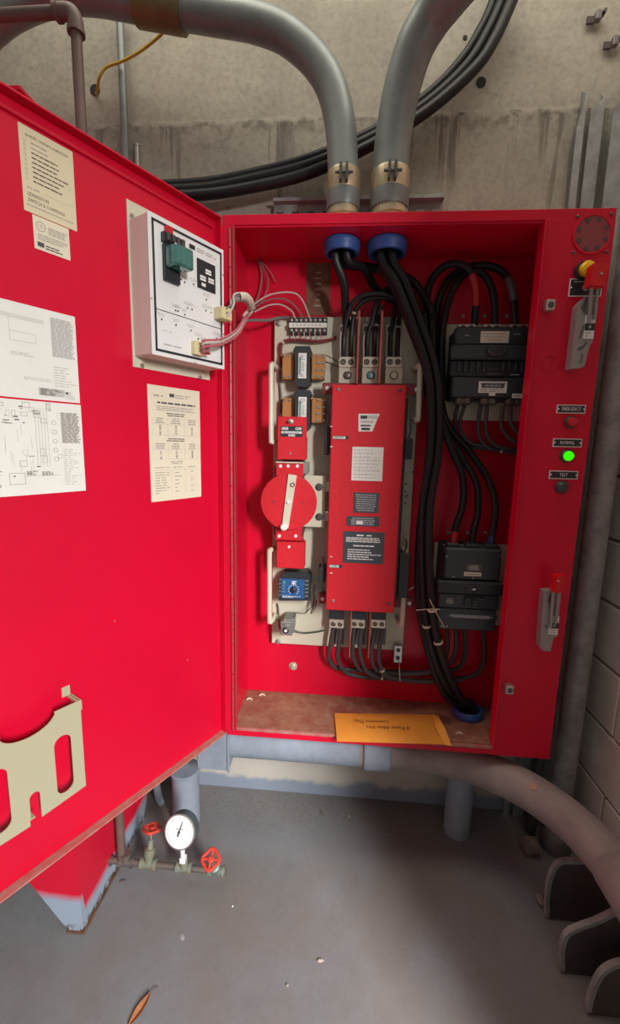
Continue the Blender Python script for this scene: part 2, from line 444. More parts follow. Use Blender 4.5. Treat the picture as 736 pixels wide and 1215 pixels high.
put('opening_edge', MB(SCUFF).box(.03, .815, -.004, .004, B(.019), B(.028), .001), cab)
put('handle_flange', MB(RED).box(.8135, W, -.003, .002, OZ, B(H-.024), .0012).box(.8125, .8165, -.010, .03, B(.018), B(H-.025), .001), cab)
mb = MB(STEELD)
for i in range(30):
    z0 = .02 + i*.0483; mb.cyl((.0195, -.004, B(z0)), (.0195, -.004, B(z0+.046)), .0042, seg=8, m=0)
mb.mats = [HINGE]; put('piano_hinge', mb, cab, label='worn red piano hinge')
# vent on the flange
c = P(703, 278, -.003); vr = .044
mb = MB([RED, VENT, STEELD])
mb.lathe(c, (0, -.003, 0), [(vr+.004, 0), (vr+.003, 1), (vr-.002, 1), (vr-.003, .2)], 40, 0)
mb.cyl(c+Vector((0, -.001, 0)), c+Vector((0, -.0018, 0)), vr-.002, seg=40, m=1)
for k in range(8):
    a = 2*pi*(k+.5)/8 + .05; mb.disc(c+Vector((cos(a)*.034, -.0018, sin(a)*.034)), (0, -1, 0), .0052, seg=12, m=2)
put('round_vent', mb, cab, label='round mesh vent')
for u, w in ((686, 257), (726, 254), (680, 300), (720, 299)):
    q = P(u, w, -.003); put('screw', MB(STEELD).lathe(q, (0, -.003, 0), [(.0042, 0), (.0042, .5), (.002, 1)], 10), cab)
for u, w in ((652, 363), (604, 817)):
    q = P(u, w, -.012); mb = MB([STEEL, STEELD])
    mb.box(q.x-.011, q.x+.011, -.022, -.002, q.z-.013, q.z+.013, .002)
    mb.lathe((q.x, -.021, q.z), (0, -.003, 0), [(.0075, 0), (.0075, .6), (.004, 1)], 12, 1)
    put('latch_keeper', mb, cab)
q = P(653, 431, -.003); mb = MB(RED).lathe(q, (0, -.0012, 0), [(.0215, 0), (.0215, 1), (.0195, 1), (.0195, 0)], 30, caps=False)
mb.tube([q+Vector((0, -.001, .004)), q+Vector((.003, -.001, .012))], .001, 6); put('knockout', mb, cab)
def nameplate(u, w, W_, H_, s, edge=WPRINT, size=.011):
    q = P(u, w, -.003); at = lambda a, b: (q.x+a, -.0062, q.z+b)
    mb = MB([edge, BLACKP, GPRINT, WPRINT]).box(q.x-W_/2, q.x+W_/2, -.0055, -.003, q.z-H_/2, q.z+H_/2)
    e = .0022; quad(mb, -W_/2+e, W_/2-e, -H_/2+e, H_/2-e, lambda a, b: (q.x+a, -.0058, q.z+b), 1)
    for sg in (-1, 1): mb.disc((q.x+sg*(W_/2-.0042), -.0058, q.z), (0, -1, 0), .0022, .0008, 10, 3)
    if s: mb.text(s, at(0, 0), X3, Z3, size*1.25, 3, fit=W_*(.66 if len(s) > 7 else .5 if len(s) > 5 else .3))
    return put('nameplate', mb, cab, label='black nameplate' + (' reading ' + s if s else '')), q
nameplate(677.5, 485.5, .072, .022, 'EMERGENCY'); nameplate(673, 525.5, .073, .022, 'NORMAL', size=.010); nameplate(668.5, 563.5, .073, .022, 'TEST', size=.010)
np_, q = nameplate(694.5, 341.5, .078, .042, '')
mb = MB([GPRINT]); mb.box(q.x-.004, q.x+.012, -.0066, -.0058, q.z-.004, q.z+.004); mb.box(q.x-.03, q.x+.02, -.0066, -.0058, q.z+.012, q.z+.0145)
mb.cyl((q.x+.0, -.0066, q.z), (q.x+.0, -.0058, q.z), .008, seg=16); put('plate_mark', mb, np_)
for u, w, r_, ms, nm, lb in ((679, 501, .0115, (GREYB, REDK), 'pilot_light', 'unlit red pilot light under the EMERGENCY nameplate'),
                         (674.5, 541, .0125, (GREYB, GREENL), 'pilot_light', 'glowing green pilot light under the NORMAL nameplate'),
                         (668.5, 578.5, .0125, (GREYB, GREYB), 'push_button', 'dark grey push button under the TEST nameplate')):
    q = P(u, w, -.012); t = thing(nm, (q.x, -.003, q.z), lb, 'pilot light' if 'pilot' in nm else 'button')
    put('bezel', MB(ms[0]).lathe((q.x, -.0025, q.z), (0, -.010, 0), [(r_*1.42, 0), (r_*1.42, .4), (r_*1.2, .8), (r_*1.1, 1)], 24), t)
    d_ = .012 if ms[1] is not GREYB else .006
    put('lens' if 'pilot' in nm else 'cap', MB(ms[1]).lathe((q.x, -.010, q.z), (0, -d_, 0), [(r_, 0), (r_, .5), (r_*.86, .85), (r_*.5, 1)], 24), t)
def prism_px(mb, pts, y0, y1, m=0, Yp=None):
    w_ = [P(a, b, Yp if Yp is not None else y0) for a, b in pts]
    return mb.plate([[(p.x, p.z) for p in w_]], lambda a, b, d: (a, d, b), y0, y1, m)
# operating handles on the flange
def op_handle(body, grip, tagr, slot, lab, knob=None):
    cx = sum(p[0] for p in body)/len(body); q = P(cx, max(p[1] for p in body), -.02)
    t = thing('breaker_operating_handle', (q.x, -.003, q.z), lab, 'handle')
    mb = prism_px(MB([GREYH, GREYHD]), body, -.030, -.0025)
    put('housing', mb, t)
    for s_ in slot: put('lever_slot', prism_px(MB(GREYHD), s_, -.0315, -.029), t)
    mb = prism_px(MB(REDP), grip, -.062, -.035, Yp=-.05); put('grip', mb, t, label='red grip')
    gx = sum(p[0] for p in grip)/4; gy = max(p[1] for p in grip)
    a = P(gx-2, gy-8, -.045); b = P(gx-6, gy+42, -.034); mb = MB(GREYH)
    mb.tube([a+Vector((-.006, 0, 0)), b+Vector((-.006, 0, 0))], .0042, 8); mb.tube([a+Vector((.008, 0, 0)), b+Vector((.006, 0, .01))], .0042, 8); put('lever', mb, t)
    x0, x1, z0, z1 = rc(*tagr, -.031); mb = MB([WPRINT, BLACKP, INKF]).box(x0, x1, -.0325, -.029, z0, z1)
    zc = (z0+z1)/2; mb.box(x0, x1, -.033, -.032, zc-.0085, zc+.0085, m=1); mb.disc(((x0+x1)/2, -.033, zc), (0, -1, 0), .004, .0006, 10, 2)
    at = lambda a, b: (a, -.0329, b); bars(mb, x0+.003, x1-.003, zc+.011, z1-.003, 2, .003, at, 2, word=(.004, .008)); bars(mb, x0+.003, x1-.003, z0+.003, zc-.011, 2, .003, at, 2, word=(.004, .008))
    put('position_tag', mb, t)
    if knob:
        q = P(*knob, -.02); put('knob_base', MB(BLACKP).cyl((q.x-.004, -.003, q.z), (q.x-.004, -.016, q.z), .020, seg=24), t)
        put('knob', MB(YKNOB).lathe((q.x, -.014, q.z), (0, -.02, 0), [(.0175, 0), (.0175, .6), (.013, .9), (.006, 1)], 24), t, label='yellow release knob')
    q = P(grip[1][0]-7, (grip[1][1]+grip[2][1])/2-3, -.06); put('grip_screw', MB(STEEL).disc((q.x, -.061, q.z), (0, -1, 0), .003, .003, 10), t)
op_handle([(686, 362), (692, 355), (696, 352), (707, 353), (706, 372), (704, 405), (700, 410), (694, 434), (688, 437), (677, 437.5), (679, 420)],
          [(701, 315), (720, 314), (714, 342), (697, 340)], (695.5, 374, 704, 402), [[(690, 365), (696, 352), (698, 353), (694, 372)], [(686, 413), (693, 410), (696, 405), (697, 407), (693, 413), (687, 416)], [(691, 420), (692.5, 420), (690, 431), (688.5, 431)], [(693, 385), (694, 386), (689, 401), (687, 402)]],
          'grey breaker operating handle with red grip beside the yellow knob and latch keeper', (697, 319))
op_handle([(646, 702), (654, 701), (667, 703), (664, 722), (661.5, 755), (657, 757), (653.5, 773), (644, 772), (641, 768), (643, 735)],
          [(658, 682), (669, 682), (666, 702), (656, 702)], (653.5, 731, 661.5, 753), [[(650, 712), (654, 704), (656, 705), (652, 718)], [(647, 742), (649, 741), (650, 745), (648, 746)]],
          'grey breaker operating handle with red grip low on the flange, below the TEST button')

# ---------------- door
DLEN = .85; NF = -.022
door = put('door', MB(RED, DT).box(.002, DLEN, NF-.003, NF, .004, H-.004), cab)
def dpart(name, mb, **k): return put(name, mb, door, **k)
mb = MB(RED, DT); mb.box(.002, DLEN, NF, .0, H-.009, H-.005, .001)
mb.box(.016, DLEN, NF, NF+.006, H-.034, H-.026, .0015); dpart('top_lip', mb)
mb = MB(SCUFF, DT); mb.box(.002, DLEN, NF, .0, .005, .009, .001); dpart('bottom_lip', mb, label='scuffed bottom lip')
dpart('hinge_lip', MB(RED, DT).box(.002, .006, NF, .0, .009, H-.009, .001))
dpart('free_lip', MB(RED, DT).box(DLEN-.004, DLEN, NF, .0, .009, H-.009, .001))
UX = -DD                                        # reading direction on the door's inner face
def dcard(name, px4, mats, n=NF, th=.0012, loc=None):
    """card on the door face from its four pixel corners TL TR BR BL; returns builder + local frame"""
    q = loc or [dp(*p, n) for p in px4]
    tl = (q[0][0]+q[3][0])/2; tr = (q[1][0]+q[2][0])/2; zt = (q[0][1]+q[1][1])/2; zb = (q[2][1]+q[3][1])/2
    mb = MB(mats); w_ = tl-tr; h_ = zt-zb
    f3 = lambda a, b, d: DT((tl-a, n+d, zb+b))
    mb.add([f3(a, b, d) for d in (.0002, th) for a, b in ((0, 0), (w_, 0), (w_, h_), (0, h_))], [(0, 3, 2, 1), (4, 5, 6, 7), (0, 1, 5, 4), (1, 2, 6, 5), (2, 3, 7, 6), (3, 0, 4, 7)], 0)
    at = lambda a, b: f3(a, b, th+.0004)
    return mb, w_, h_, at
mb, w_, h_, at = dcard('quality_card', ((21, 143), (86, 182), (91, 274), (28, 250)), [PAPERY, INK, INKF])
mb.text('QUALITY CONTROL INSPECTION', at(w_*.5, h_*.90), UX, Z3, .0062, 1, fit=w_*.78)
for i in range(9):
    z = h_*(.83-.055*i)
    frame_lines(mb, w_*.07, w_*.11, z-.002, z+.002, .0005, at, 2)
    bars(mb, w_*.2, w_*.93, z-.002, z+.002, 1, .0021, at, 2 if i in (0, 1) else 1, fill=(.3, .95), word=(.005, .013), gap=.0012)
bars(mb, w_*.08, w_*.34, h_*.285, h_*.30, 1, .0018, at, 2, fill=(.9, 1), word=(.006, .012)); quad(mb, w_*.36, w_*.62, h_*.285, h_*.288, at, 2); quad(mb, w_*.7, w_*.94, h_*.285, h_*.288, at, 2)
mb.text('LEXINGTON', at(w_*.27, h_*.215), UX, Z3, .0085, 1, fit=w_*.38); mb.text('SWITCH & CONTROLS', at(w_*.42, h_*.145), UX, Z3, .0085, 1, fit=w_*.68)
bars(mb, w_*.05, w_*.95, h_*.075, h_*.095, 1, .0016, at, 2, fill=(.98, 1), word=(.004, .01), gap=.001)
dpart('inspection_card', mb, label='yellowed quality control card')
mb, w_, h_, at = dcard('ul', ((38, 254), (81, 272), (83.5, 309), (41, 295)), [PAPERC, INK, INKF])
q = at(w_*.2, h_*.72); mb.lathe(q, DN*.0003, [(.0085, 0), (.0085, 1), (.0075, 1), (.0075, 0)], 20, 2, caps=False); mb.text('UL', q, UX, Z3, .009, 2)
bars(mb, w_*.4, w_*.95, h_*.55, h_*.8, 4, .0016, at, 2, fill=(.8, 1), word=(.005, .012), gap=.001); bars(mb, w_*.1, w_*.95, h_*.3, h_*.5, 3, .0016, at, 2, fill=(.8, 1), word=(.005, .012), gap=.001)
quad(mb, w_*.08, w_*.26, h_*.1, h_*.24, at, 1); bars(mb, w_*.3, w_*.9, h_*.06, h_*.22, 2, .0022, at, 1, fill=(.6, .9), word=(.006, .012), gap=.001)
dpart('listing_label', mb, label='small listing label')
def drawing(loc, bottom):
    mb, w_, h_, at = dcard('d', None, [PAPER, INK, INKF, INKG], loc=loc)
    if not bottom:
        for k, z in enumerate((.865, .85, .835)): quad(mb, 0, w_*.80, h_*z, h_*z+.0008, at, 3)
        quad(mb, w_*.60, w_*.6+.0008, h_*.70, h_*.835, at, 3); frame_lines(mb, w_*.6, w_*.745, h_*.60, h_*.70, .0008, at, 3); frame_lines(mb, w_*.38, w_*.48, h_*.45, h_*.66, .0008, at, 3)
        bars(mb, w_*.6, w_*.78, h_*.45, h_*.49, 2, .0016, at, 3, word=(.004, .01)); bars(mb, w_*.42, w_*.6, h_*.9, h_*.95, 3, .0016, at, 3, word=(.004, .01)); bars(mb, w_*.66, w_*.84, h_*.2, h_*.24, 2, .0014, at, 3, word=(.004, .01))
        bars(mb, w_*.84, w_*.985, h_*.5, h_*.93, 26, .0026, at, 3, fill=(.85, 1), word=(.006, .014), gap=.0012); bars(mb, w_*.84, w_*.985, h_*.16, h_*.4, 8, .0015, at, 3, fill=(.5, 1), word=(.006, .014))
        quad(mb, w_*.74, w_*.90, h_*.05, h_*.135, at, 3); bars(mb, w_*.75, w_*.89, h_*.055, h_*.13, 5, .002, at, 2); quad(mb, w_*.905, w_*.925, h_*.09, h_*.115, at, 1); bars(mb, w_*.905, w_*.985, h_*.03, h_*.12, 4, .0015, at, 3)
    else:
        for k in range(5): quad(mb, w_*(.70+.018*k), w_*(.70+.018*k)+.0009, h_*.3, h_*.93, at, 3)
        for k in range(46):
            a = rnd.uniform(.42, .84); z = rnd.choice((rnd.uniform(.72, .95), rnd.uniform(.2, .95)))
            if rnd.random() < .5: frame_lines(mb, w_*a, w_*a+rnd.uniform(.006, .014), h_*z, h_*z+rnd.uniform(.006, .016), .0008, at, rnd.choice((2, 3)))
            else: quad(mb, w_*a, w_*a+rnd.uniform(.003, .012), h_*z, h_*z+.002, at, rnd.choice((1, 2, 2)))
        for k in range(14):
            a = rnd.uniform(.42, .7); z = rnd.uniform(.2, .8); quad(mb, w_*a, w_*a+.0008, h_*z, h_*(z+.12), at, 3)
        for k in range(5): mb.lathe(at(w_*.815, h_*(.78-.1*k)), DN*.0002, [(.0045, 0), (.0045, 1), (.0036, 1), (.0036, 0)], 12, 2, caps=False)
        quad(mb, w_*.62, w_*.84, h_*.2, h_*.2+.0009, at, 3); frame_lines(mb, w_*.53, w_*.62, h_*.12, h_*.24, .0009, at, 2)
        bars(mb, w_*.63, w_*.70, h_*.21, h_*.26, 3, .003, at, 2, word=(.003, .006)); bars(mb, w_*.72, w_*.8, h_*.2, h_*.25, 3, .003, at, 2, word=(.003, .006))
        bars(mb, w_*.86, w_*.985, h_*.56, h_*.9, 20, .0027, at, 2, fill=(.85, 1), word=(.006, .014), gap=.0012); bars(mb, w_*.86, w_*.985, h_*.08, h_*.5, 18, .0014, at, 3, fill=(.4, 1), word=(.006, .014))
        bars(mb, w_*.44, w_*.49, h_*.06, h_*.30, 14, .002, at, 2, word=(.004, .008))
    return mb
def sheet(tr, br, bottom, lab):                # the sheets run on past the picture's edge
    a = dp(*tr, NF); b = dp(*br, NF); t1 = a[0]+.30
    dpart('wiring_diagram', drawing([(t1, a[1]), a, b, (t1, b[1])], bottom), label=lab)
sheet((88, 376), (95, 478.5), False, 'upper white wiring diagram sheet'); sheet((95, 480.5), (102, 582), True, 'lower white wiring diagram sheet')
mb, w_, h_, at = dcard('table', ((174, 456), (236, 464), (239, 589), (180, 596)), [PAPERC, INK, INKF, INKG])
quad(mb, w_*.39, w_*.48, h_*.915, h_*.945, at, 1); bars(mb, w_*.5, w_*.82, h_*.905, h_*.945, 2, .0022, at, 2, fill=(.6, 1)); bars(mb, w_*.1, w_*.27, h_*.90, h_*.93, 1, .004, at, 2, fill=(.95, 1))
bars(mb, w_*.16, w_*.9, h_*.845, h_*.872, 1, .0042, at, 1, fill=(.99, 1), word=(.008, .02), gap=.003); bars(mb, w_*.14, w_*.92, h_*.79, h_*.835, 3, .0018, at, 2, fill=(.8, 1), gap=.0015)
for (zt, zb) in ((.765, .58), (.545, .37)):
    bars(mb, w_*.3, w_*.7, h_*(zt-.02), h_*(zt+.015), 2, .0022, at, 1, fill=(.7, .95), center=True, gap=.0015)
    for k, xc in enumerate((.2, .5, .82)):
        bars(mb, w_*(xc-.1), w_*(xc+.1), h_*(zt-.085), h_*(zt-.03), 3, .0025, at, 2, fill=(.6, 1), center=True, gap=.0012)
        bars(mb, w_*(xc-.02), w_*(xc+.02), h_*zb, h_*(zt-.095), 10, .0022, at, 2, fill=(.7, 1), center=True)
    for xc in (.06, .34, .66, .95): quad(mb, w_*xc, w_*xc+.0008, h_*zb, h_*(zt-.03), at, 3)
    for zz in (zb, zt-.09): quad(mb, w_*.06, w_*.95, h_*zz, h_*zz+.0008, at, 3)
bars(mb, w_*.35, w_*.65, h_*.325, h_*.355, 2, .0022, at, 2, fill=(.6, .9), center=True)
for xc, a in ((.08, .36), (.42, .62), (.72, .9)): bars(mb, w_*xc, w_*a, h_*.29, h_*.305, 1, .002, at, 2, fill=(.9, 1))
quad(mb, w_*.06, w_*.95, h_*.275, h_*.275+.0008, at, 3)
bars(mb, w_*.08, w_*.36, h_*.06, h_*.265, 9, .002, at, 2, fill=(.4, 1)); bars(mb, w_*.45, w_*.6, h_*.06, h_*.265, 6, .002, at, 2, fill=(.3, 1)); bars(mb, w_*.78, w_*.84, h_*.06, h_*.265, 9, .0025, at, 2, fill=(.3, .8))
for xc in (.38, .66): quad(mb, w_*xc, w_*xc+.0008, h_*.05, h_*.3, at, 3)
dpart('voltage_table_card', mb, label='ivory card of settings tables')
# literature pocket
def stadium(a0, a1, b0, b1, n=10):
    r = (a1-a0)/2; c = (a0+a1)/2
    return [(c+r*cos(pi*i/n), b1-r+r*sin(pi*i/n)) for i in range(n+1)] + [(c+r*cos(pi+pi*i/n), b0+r+r*sin(pi+pi*i/n)) for i in range(n+1)]
tc = .553
half = [(.453, .363), (.506, .364)] + [(tc+.05*cos(pi*k/16)*-1, .366-.030*sin(pi*k/16)) for k in range(1, 16)]
outer = half + [(.600, .364), (.653, .363), (.653, .148), (.565, .147), (.565, .158), (.563, .165), (.563, .205)] + [(tc+.0095*cos(pi*i/8), .205+.0095*sin(pi*i/8)) for i in range(1, 8)] + [(.5435, .205), (.5435, .151), (.453, .157)]
pk = dpart('literature_pocket', MB(CREAMP, DT).plate([outer, stadium(.477, .511, .172, .304), stadium(.595, .629, .172, .304)], lambda a, b, d: (a, d, b), .018, .0205)
           .box(.450, .453, NF, .0205, .34, .362).box(.653, .656, NF, .0205, .157, .362).box(.555, .5635, NF, .019, .158, .1605).box(.453, .470, NF, NF+.002, .362, .384).box(.456, .46, NF, .018, .359, .363), label='cream literature pocket with slots')
for t_, z_ in ((.34, .49), (.13, .30)): dpart('paint_chip', MB(SCUFF, DT).box(t_, t_+.003, NF, NF+.0006, z_, z_+.005))

# ================================================================== control module hung on the door
pos = DT((.16, NF, 1.08)); cm = thing('control_module', pos, 'white control module with teal relay, hung on the inside of the open door', 'control module')
put('backing_plate', MB(CREAM, DT).box(.035, .266, NF, NF+.0025, 1.08, 1.428), cm)
bx = (.045, .2615, 1.103, 1.389); NB = .046
put('housing', MB(PINKISH, DT).box(bx[0], bx[1], NF+.002, NB-.002, bx[2], bx[3], .002), cm)
fp = put('face_panel', MB(WHITE, DT).box(bx[0]-.001, bx[1]+.001, NB-.002, NB, bx[2]-.001, bx[3]+.001), cm)
fa = lambda a, b: DT((bx[1]-a, NB+.0006, bx[2]+b)); fw, fh = bx[1]-bx[0], bx[3]-bx[2]
mb = MB([BLACKP, INKF, INKG, WPRINT]); frame_lines(mb, .008, fw-.006, .008, fh-.008, 0.0055, fa, 0); quad(mb, .008, fw-.006, fh*.335, fh*.335+.0016, fa, 0)
for a, b in ((.46, .42), (.52, .42), (.3, .37), (.33, .37), (.55, .62), (.72, .45), (.80, .45), (.73, .54), (.38, .62), (.43, .61), (.12, .27), (.3, .26), (.50, .25), (.6, .2), (.68, .18), (.88, .25), (.94, .24), (.42, .36), (.95, .05), (.96, .35)):
    mb.disc(fa(fw*a, fh*b), DN, .0021, .0005, 8, 0); bars(mb, fw*a-.012, fw*a+.012, fh*b+.006, fh*b+.014, 2, .0016, fa, 2, fill=(.5, 1), center=True, word=(.004, .01))
bars(mb, fw*.12, fw*.36, fh*.185, fh*.2, 1, .0016, fa, 2); bars(mb, fw*.14, fw*.4, fh*.085, fh*.10, 1, .0022, fa, 1)
quad(mb, fw*.50, fw*.58, fh*.885, fh*.92, fa, 0); bars(mb, fw*.6, fw*.9, fh*.885, fh*.92, 2, .002, fa, 1)
quad(mb, fw*.60, fw*.87, fh*.61, fh*.84, lambda a, b: DT((bx[1]-a, NB+.001, bx[2]+b)), 0)
for a, b in ((.72, .765), (.64, .70), (.76, .705)):
    for k in range(2): quad(mb, fw*a, fw*(a+.085), fh*(b-.022*k), fh*(b-.022*k)+.005, lambda a, b: DT((bx[1]-a, NB+.0016, bx[2]+b)), 3)
quad(mb, fw*.66, fw*.72, fh*.635, fh*.66, lambda a, b: DT((bx[1]-a, NB+.0016, bx[2]+b)), 3)
put('printed_markings', mb, cm)
lf = lambda a0, a1, b0, b1, n0, n1, mats_, bv=.001, m=0: MB(mats_, DT).box(bx[1]-fw*a1, bx[1]-fw*a0, n0, n1, bx[2]+fh*b0, bx[2]+fh*b1, bv, m)
ts = put('fuse_terminal_strip', lf(.14, .40, .83, .90, NB, NB+.012, BLACKP), cm)
for k in range(4): put('fuse', lf(.16+.06*k, .20+.06*k, .838, .892, NB+.012, NB+.019, STEELD), ts)
put('indicator', lf(.18, .26, .90, .955, NB, NB+.012, REDK, .002), cm)
rs = put('relay_socket', lf(.15, .34, .56, .82, NB, NB+.010, BLACKP), cm)
rl = put('plug_in_relay', lf(.15, .385, .65, .80, NB+.010, NB+.046, TEAL, .004), cm, label='clear teal plug-in relay')
put('relay_coil', lf(.20, .34, .67, .78, NB+.012, NB+.036, TEALD, .004), rl)
for k in range(3): put('relay_contact', lf(.175+.065*k, .20+.065*k, .67, .78, NB+.036, NB+.043, STEEL, .001), rl)
put('connector', lf(.84, 1.0, .40, .50, NB, NB+.030, NYLON, .001), cm, label='beige plug connector'); put('connector', lf(.50, .62, .06, .17, NB, NB+.014, NYLON, .001), cm, label='beige plug connector')
for a, b in ((.03, 1.03), (.42, 1.02), (.95, 1.01), (.08, -.06), (.88, -.07)):
    q = DT((bx[1]-fw*a, NF+.001, bx[2]+fh*b)); put('mounting_screw', MB(STEEL).lathe(q, DN*.008, [(.005, 0), (.005, .6), (.0025, 1)], 10), cm)
for a, b in ((.995, .8), (.995, .3), (.55, -.002), (.01, .4)):
    q = DT((bx[1]-fw*a, NB-.001, bx[2]+fh*b)); put('face_screw', MB(STEEL).lathe(q, DN*.003, [(.003, 0), (.0015, 1)], 8), cm)

# ================================================================== transfer switch on its cream mounting plate
PY = .185
def face(Y): return lambda a, b: (a, Y, b)
x0, x1, z0, z1 = rc(326, 376, 478, 772, PY)
ats = thing('transfer_switch', ((x0+x1)/2, PY, z0), 'tall transfer switch with red cover on a cream plate inside the cabinet', 'switch')
put('mounting_plate', MB(CREAM).box(x0, x1, PY, PY+.004, z0, z1, .001), ats)
for u, w in ((331, 384), (330, 761)):
    q = P(u, w, PY); put('plate_bolt', MB(STEEL).lathe((q.x, PY+.022, q.z), (0, -.032, 0), [(.004, 0), (.004, .68), (.009, .69), (.009, .75), (.0065, .76), (.0055, .98), (.003, 1)], 12), ats)
for u, w in ((481, 583), (481, 597), (482, 574), (490, 560)):
    q = P(u, w, PY); put('plate_hole', MB(BLACKP).disc((q.x, PY, q.z), (0, -1, 0), .0032, .0006, 10), ats)
q = P(483, 589, PY); put('plate_bolt', MB(STEEL).lathe((q.x, PY, q.z), (0, -.006, 0), [(.006, 0), (.006, .5), (.003, 1)], 12), ats)
# white lifting handles
for pts in ([(322, 432), (322, 525)], [(320, 652), (320, 738)], [(499, 433), (496, 499)], [(482, 652), (477, 742)]):
    a = P(*pts[0], .13); b = P(*pts[1], .13)
    sx = .006 if pts[0][0] < 400 else -.006
    mb = MB(CREAM).tube([(a.x+sx*1.6, PY, a.z-.004), (a.x+sx*1.2, .145, a.z-.003), (a.x+sx*.5, .131, a.z-.002), (a.x, .128, a.z-.010), ((a.x+b.x)/2, .128, (a.z+b.z)/2), (b.x, .128, b.z+.010), (b.x+sx*.5, .131, b.z+.002), (b.x+sx*1.2, .145, b.z+.003), (b.x+sx*1.6, PY, b.z+.004)], .0085, 10)
    put('lifting_handle', mb, ats)
# red cover
CY = .09; cx0, cx1, cz0, cz1 = rc(393, 456, 467.5, 728, CY); cx0 = P(390, 600, CY).x
base = put('switch_base', MB(BLACKP).box(cx0+.004, cx1+.012, CY+.03, PY, cz0+.03, cz1-.03, .003), ats)
for zc in (cz1-.06, cz0+.075):
    pass
cov = put('cover', MB(REDT).box(cx0, cx1, CY, CY+.045, cz0, cz1, .003), ats, label='red textured cover')
cl = put('cover_labels', MB([WPRINT, INKG]).box(*rc(418.5, 530, 453.5, 571, CY)[:2], CY-.001, CY+.001, *rc(418.5, 530, 453.5, 571, CY)[2:]), cov, label='white rating label')
def cplate(name, r, mats, lab=None, d=.0012):
    a0, a1, b0, b1 = rc(*r, CY); mb = MB(mats).box(a0, a1, CY-d, CY+.001, b0, b1); return mb, a0, a1, b0, b1, face(CY-d-.0005)
mb, a0, a1, b0, b1, at = cplate('x', (418.5, 530, 453.5, 571), [PAPER, INKG, INKF])
for k in range(1, 6): quad(mb, a0+.004, a1-.004, b0+(b1-b0)*k/6, b0+(b1-b0)*k/6+.0007, at, 1)
for k in range(1, 4): quad(mb, a0+(a1-a0)*k/4, a0+(a1-a0)*k/4+.0007, b0+.01, b1-.02, at, 1)
bars(mb, a0+.005, a1-.005, b0+.004, b1-.004, 9, .0025, at, 1, fill=(.6, 1), word=(.006, .014))
bpy.data.objects.remove(cl); put('rating_label', mb, cov, label='white rating label')
mb, a0, a1, b0, b1, at = cplate('x', (420, 584, 449, 609), [SLATE, GPRINT]); bars(mb, a0+.006, a1-.006, b0+.004, b1-.004, 8, .0028, at, 1, fill=(.75, 1), word=(.006, .016), center=True, gap=.0015); put('instruction_plate', mb, cov)
mb, a0, a1, b0, b1, at = cplate('x', (411.5, 612, 450, 625), [SLATE, GPRINT, WPRINT]); bars(mb, a0+.006, a1-.006, b0+.003, b1-.003, 4, .003, at, 1, fill=(.6, 1), word=(.006, .016), center=True, gap=.0015)
quad(mb, a0+.03, a0+.05, b0+.006, b0+.016, face(CY-.0022), 2); put('instruction_plate', mb, cov)
mb, a0, a1, b0, b1, at = cplate('x', (408, 630, 455, 669.5), [SLATE, WPRINT, GPRINT])
bars(mb, a0+.04, a1-.04, b1-.014, b1-.009, 1, .004, at, 1, fill=(.95, 1), word=(.02, .03), center=True)
bars(mb, a0+.008, a1-.008, b1-.034, b1-.017, 3, .003, at, 1, fill=(.85, 1), word=(.006, .016), gap=.0016); bars(mb, a0+.03, a1-.03, b1-.048, b1-.041, 1, .0035, at, 1, fill=(.95, 1), word=(.01, .022), center=True, gap=.002)
bars(mb, a0+.014, a1-.008, b0+.010, b1-.054, 5, .003, at, 1, fill=(.6, 1), word=(.006, .016), gap=.0016); put('instruction_plate', mb, cov)
w_ = [P(a, b, CY) for a, b in ((425.5, 491), (451, 491), (448, 497), (442, 512), (425.5, 512))]
mb = MB([PAPER, BLACKP, INKG]).plate([[(p.x, p.z) for p in w_]], lambda a, b, d: (a, d, b), CY-.0012, CY+.001)
for (u0, v0, u1, v1, m) in ((428, 493, 436, 497, 1), (437, 493, 448, 497, 2), (428, 499, 443, 502, 2), (428, 504, 440, 506, 1), (429, 507.5, 439, 510.5, 1)):
    a0, a1, b0, b1 = rc(u0, v0, u1, v1, CY); quad(mb, a0, a1, b0, b1, face(CY-.0017), m)
put('torn_label', mb, cov, label='torn white label')
for u0, v0, u1, v1, s_ in ((395, 517, 413.5, 521.5, 'EMERGENCY'), (391, 669.5, 405.5, 674, 'NORMAL')):
    mb, a0, a1, b0, b1, at = cplate('x', (u0, v0, u1, v1), [BLACKP, WPRINT]); quad(mb, a0+.001, a1-.009, b0+.0015, b1-.0015, face(CY-.0016), 1); mb.mats.append(INK)
    mb.text(s_, ((a0+a1)/2-.004, CY-.002, (b0+b1)/2), X3, Z3, .008, 2, fit=(a1-a0)*.6); put('position_label', mb, cov)
for u, w in ((402, 462), (475, 463), (395.5, 713), (461, 716)):
    q = P(u, w, CY); put('cover_screw', MB(STEELD if u > 430 else STEEL).lathe((q.x, CY, q.z), (0, -.004, 0), [(.0055, 0), (.0055, .4), (.003, 1)], 12), cov)
for w in (506, 530, 660, 679.5):
    q = P(391.5, w, CY+.002); put('cover_clip', MB(WPRINT).box(q.x+.001, q.x+.008, CY-.002, CY+.01, q.z-.0012, q.z+.0012), cov)
